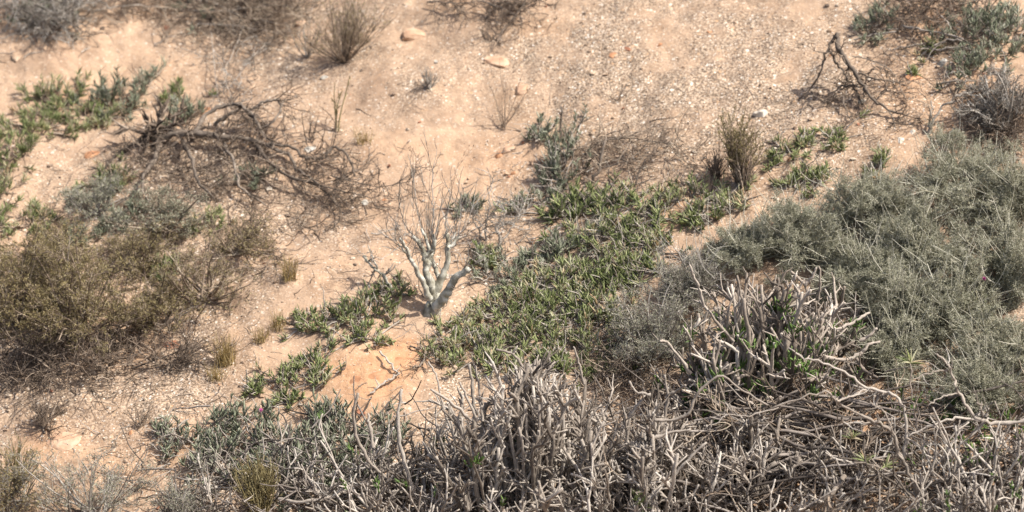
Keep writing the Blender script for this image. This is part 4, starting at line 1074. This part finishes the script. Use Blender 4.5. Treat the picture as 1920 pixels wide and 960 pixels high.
dome_shrub(b22, 275, 262, 'big dead grey shrub with thick forked stems, filling the bottom centre', GB, 510, 'grey_wood', 120, 3, inner=420, fork=(3, 5), r0=.0088, L=.092, fang=.78, traced=[
    (standing([(890, 800), (890, 773), (887, 733), (880, 683)], y22, .0, .05), .012), (standing([(905, 790), (900, 740), (892, 686)], y22, -.05, .0), .008),
    (standing([(895, 790), (877, 750), (862, 717)], y22, -.08, -.08), .008), (standing([(875, 780), (845, 755), (808, 730)], y22, -.08, -.12), .010),
    (standing([(855, 830), (828, 755), (820, 708), (803, 678)], y22, .05, .1), .007),
    (standing([(990, 700), (962, 664), (930, 655)], y22, .1, .1), .009), (standing([(962, 664), (970, 648)], y22, .1, .1), .007),
    (standing([(1095, 720), (1086, 680), (1075, 650)], y22, .1, .1), .008)])
dome_shrub((1215, 985), 240, 225, 'dead grey-brown shrub right of the biggest one, bottom centre right', GB, 511, 'grey_wood', 110, 6, leafm='green_leaf', inner=420, fork=(3, 5), r0=.0080, L=.092, fang=.78, traced=[
    (standing([(1247, 780), (1252, 742), (1246, 703)], ys((1205, 990)), 0, 0), .010), (standing([(1252, 742), (1270, 733), (1285, 722)], ys((1205, 990)), 0, -.05), .009),
    (standing([(1220, 740), (1193, 736), (1180, 715)], ys((1205, 990)), 0, 0), .009),
    (standing([(1227, 787), (1253, 790), (1290, 777), (1300, 753), (1313, 730), (1353, 703), (1393, 733), (1440, 760)], ys((1205, 990)), -.1, -.1, 30), .009),
    (standing([(1225, 822), (1255, 812), (1295, 805)], ys((1205, 990)), -.15, -.15), .010), (standing([(1257, 903), (1273, 880), (1303, 850), (1325, 830)], ys((1205, 990)), -.15, -.15), .010)])
forked_shrub(790, 975, 180, 215, 'sparser dead shrub with tall leaning stems, left of the biggest dead one', GB, 512, 'grey_wood', n0=50, levels=5, r0=.0080, lo=10, clutter=220, ang=.6, leaves=20, crown=.5, size=.9, traced=[
    (standing([(722, 895), (693, 867), (668, 820), (662, 773), (671, 737)], ys((790, 985)), 0, 0, 20), .008),
    (standing([(782, 945), (763, 880), (748, 827), (746, 780), (753, 730)], ys((790, 985)), 0, .05, 20), .010),
    (standing([(700, 840), (694, 800), (690, 775)], ys((790, 985)), 0, .05), .008)])
dead_branches('fallen_branch', (600, 945), 'long pale curved branch lying at the bottom left of the dead shrubs', [
    (lying([(522, 936, .12), (567, 942, .14), (613, 934, .14), (660, 915, .12), (700, 900, .10)]), .009, .012), (lying([(578, 893, .18), (590, 918, .15), (602, 940, .12)]), .007, .008)], 520, 'grey_wood', 'grey_twig', 5, .12, 2)

# brushwood
def brushwood():
    rng = np.random.default_rng(530)
    b = at(1500, 880); root = thing('brushwood_pile', b, 'sprawling pile of long dark dead stems in shade, lower right of centre', 'shrub')
    n = 130
    c = np.stack([rng.normal(size=n)*.20, rng.normal(size=n)*.11, np.zeros(n)], -1)+b
    c[:, 2] = ground_z(c[:, 0], c[:, 1])+rng.uniform(.02, .20, n)
    a = rng.normal(0, .35, n)+np.pi*rng.integers(0, 2, n)
    d = np.stack([np.cos(a), np.sin(a)*.6, rng.normal(size=n)*.15], -1)
    A = keep_above(grow(c, d, rng.uniform(.2, .5, n), 9, .10, -.02, rng))
    mb = MB(); mb.tubes(A, taper(n, 9, rng.uniform(.004, .008, n), .003), 6, rng, rough=.06)
    mb.build('stems', M['shade_wood'], root)  # the pile's shade is put into the stem colour
    tw = MB()
    for Q in twig_out(A, rng, 3, .14, .7, 2): tw.tubes(Q, taper(len(Q), 5, .0025, .0012), 4, rng)
    tw.build('twigs', M['brown_twig'], root)
brushwood()
dome_shrub((1420, 930), 130, 150, 'small dead shrub of short forked grey stems pushing through the left of the brushwood', GB, 533, 'grey_wood', 40, 0, inner=60, fork=(2, 5), r0=.0075, L=.08, fang=.8)
forked_shrub(1480, 1000, 260, 170, 'low dead shrub of pale stems at the bottom edge, right of centre', GB, 531, 'grey_wood', n0=60, levels=5, r0=.007, lo=5, hi=60, clutter=240, size=.9, crown=.5)
dead_branches('fallen_branch', (1540, 940), 'thick dark broken log standing out of the brushwood at the bottom', [(lying([(1583, 893, .22), (1567, 917, .2), (1540, 940, .17), (1507, 955, .12)]), .015, .013), (lying([(1587, 917, .16), (1640, 923, .16), (1697, 933, .14)]), .006, .005)], 532, 'dark_wood', 'brown_twig', 5, .12, 2)

# skeleton of a dead shrub, lower right
b24 = (1732, 965); y24 = ys(b24)
def st(pts, a=0., b=0.): return standing(pts, y24, a, b, len(pts)*4)
dead_branches('dead_shrub', b24, 'bleached skeleton of a shrub with long arching limbs over the brushwood, lower right', [
    (st([(1732, 965), (1717, 917), (1693, 870), (1685, 845), (1673, 813), (1653, 797), (1627, 785), (1583, 762), (1567, 750), (1550, 735), (1523, 740), (1440, 768)], 0, -.1), .013, .004),
    (st([(1692, 867), (1698, 827), (1697, 773), (1680, 743), (1653, 733), (1620, 727), (1593, 703), (1550, 683), (1510, 673), (1480, 653)], 0, .05), .010, .005),
    (st([(1567, 753), (1597, 743), (1622, 730)], -.1, 0), .006, .005),
    (st([(1577, 783), (1585, 795), (1620, 792), (1650, 797), (1675, 810)], -.1, -.02), .005, .007),
    (st([(1690, 860), (1680, 830), (1660, 775), (1632, 752)], -.03, -.12), .008, .003),
    (st([(1698, 773), (1718, 765), (1744, 742)], 0, -.05), .005, .004),
    (st([(1700, 820), (1730, 838), (1745, 825)], 0, -.05), .005, .004),
    (st([(1745, 905), (1755, 830), (1758, 795)], 0, .02), .006, .004),
    (st([(1460, 765), (1400, 780), (1340, 775)], -.1, -.12), .004, .002)], 540, 'grey_wood', 'grey_twig', 4, .09, 1, cat='shrub', trop=.03)
dead_branches('fallen_branch', (1920, 830), 'curved grey branch reaching in from the right edge and rising to a bent tip', [
    (st([(1935, 786), (1873, 794), (1837, 787), (1817, 767), (1797, 737), (1787, 710), (1777, 683), (1757, 663)], 0, 0), .012, .006),
    (st([(1837, 787), (1793, 783), (1750, 797), (1703, 818)], 0, -.05), .007, .004), (st([(1795, 737), (1767, 745), (1740, 760)], 0, -.05), .005, .003),
    (st([(1778, 693), (1740, 700), (1710, 712)], 0, -.05), .005, .003), (st([(1845, 785), (1840, 765), (1832, 755)], 0, 0), .007, .007), (st([(1848, 782), (1855, 765)], 0, 0), .006, .006)], 541, 'grey_wood', 'grey_twig', 4, .07, 1)
dead_branches('dry_stalk', (1735, 860), 'straight whitish stalk topped with a rosette of narrow leaves, lower right', [(st([(1735, 870), (1730, 837), (1717, 782), (1707, 740), (1707, 682)], .05, .05), .006, .004)], 542, 'tan_wood', 'grey_twig', 5, .08, 1, cat='plant')
def rosette(px, py, yy, label, seed, L=.06):
    rng = np.random.default_rng(seed); b = inplane(px, py, yy); root = thing('leaf_rosette', b, label, 'plant')
    n = 14; d = hemi(n, rng, 5, 75); mb = MB(); A = grow(np.repeat(b[None], n, 0), d, L, 6, .06, -.08, rng)
    mb.tubes(A, np.array([.5, 1, 1, .8, .5, .1])[None]*np.full((n, 1), .0035), 5, rng, flat=.4); mb.build('leaves', M['green_leaf'], root)
rosette(1707, 681, y24+.05, 'rosette of narrow green leaves tipping the straight whitish stalk', 543)
rosette(1622, 865, y24-.1, 'yellow-green leaf rosette low in the brushwood, left', 544, .05)
rosette(1660, 875, y24-.1, 'yellow-green leaf rosette low in the brushwood, right', 545, .05)
rosette(1597, 822, y24-.1, 'blue-green leaf rosette above the brushwood hollow', 546, .04)
forked_shrub(1830, 985, 150, 190, 'dead shrub of short pale stems with a few green tufts in the bottom right corner', GB, 550, 'grey_wood', n0=60, levels=5, r0=.0075, crown=.5, leaves=24, lo=10, clutter=200)
forked_shrub(1905, 900, 100, 130, 'small stumpy pale shrub at the right edge near the bottom', GB, 551, 'tan_wood', n0=16, levels=4, r0=.008, leaves=30, lo=10, clutter=80)
leafy_clump(1790, 790, 60, 40, 'scattered green sprigs below the curved grey branch', 'small green plants among the lower right shrubs', 560, 'bright_leaf', shoots=26, ry=26, leafL=.024)
leafy_clump(1890, 800, 60, 40, 'green sprigs at the right edge under the curved grey branch', 'small green plants among the lower right shrubs', 561, 'bright_leaf', shoots=24, ry=22, leafL=.024)
leafy_clump(1700, 780, 60, 40, 'green sprigs behind the bleached skeleton', 'small green plants among the lower right shrubs', 562, 'bright_leaf', shoots=20, ry=22, leafL=.024)

# ---------------------------------------------------------------- lower left shrubs
forked_shrub(520, 965, 170, 200, 'grey-stemmed twiggy shrub with blue-green leaves, lower left of centre', None, 600, 'grey_wood', n0=24, levels=5, r0=.0052, size=.8, lo=5, hi=70, clutter=200, name='leafy_shrub', crown=.5)
for i, (px, py, r, h, lab) in enumerate([
    (430, 805, 34, 76, 'blue-green sprig standing highest in the lower left shrub'),
    (330, 840, 36, 76, 'blue-green sprigs at the left end of the lower left shrub'),
    (400, 870, 50, 76, 'blue-green leafy patch below the highest sprig'),
    (490, 830, 50, 83, 'leafy blue-green patch beside the purple-pink flower'),
    (570, 860, 60, 87, 'leafy patch in the middle of the lower left shrub'),
    (640, 830, 50, 83, 'leafy patch near the leaning grey stem'),
    (610, 800, 28, 83, 'green sprig in front of the sand, below the orange mound'),
    (560, 900, 60, 76, 'leafy patch low in the lower left shrub'),
    (680, 900, 60, 76, 'green leafy patch among leaning dead stems'),
    (720, 840, 44, 76, 'thin green patch behind the sparser dead shrub'),
    (450, 900, 40, 68, 'greyish leafy patch left of the fuzzy olive tuft')]):
    leafy_clump(px, py, r, h, lab, 'leafy patches of the lower left shrub', 610+i, 'blue_leaf', ry=r*.5, leafL=.034, leafW=.0058, nl=10, dead=1.6)
fan_plant('broom_shrub', 490, 985, 120, .45, 'fuzzy olive-green tuft at the bottom edge, left of the pale curved branch', 630, n=60, r=.0018, mat='olive_leaf', sub=6, leafm='olive_leaf', leaves=6)
fine_shrub('twiggy_shrub', 180, 975, 190, 110, 'thin grey leafless twiggy shrub along the bottom left edge', 'pale twiggy shrubs of the bottom left', 'fine_leaf', 'grey_twig', 631, stems=22, lv=(5, 5, 3), leaves=1, lo=5, tr=.0014)
fine_shrub('twiggy_shrub', 20, 960, 110, 120, 'thin grey-green shrub in the bottom left corner', 'pale twiggy shrubs of the bottom left', 'olive_leaf', 'grey_twig', 632, stems=20, lv=(5, 5, 3), leaves=2, lo=15, tr=.0014)
fine_shrub('twiggy_shrub', 340, 980, 120, 90, 'thin grey twiggy shrub on the bottom edge, left of the olive tuft', 'pale twiggy shrubs of the bottom left', 'fine_leaf', 'grey_twig', 633, stems=20, lv=(5, 5, 3), leaves=1, lo=5, tr=.0014)
fan_plant('broom_shrub', 30, 900, 90, .35, 'sparse upright olive-green stems at the lower left edge', 634, n=24, r=.0014, mat='olive_leaf', sub=3)

for o in bpy.data.objects:
    if '_base' in o: del o['_base']
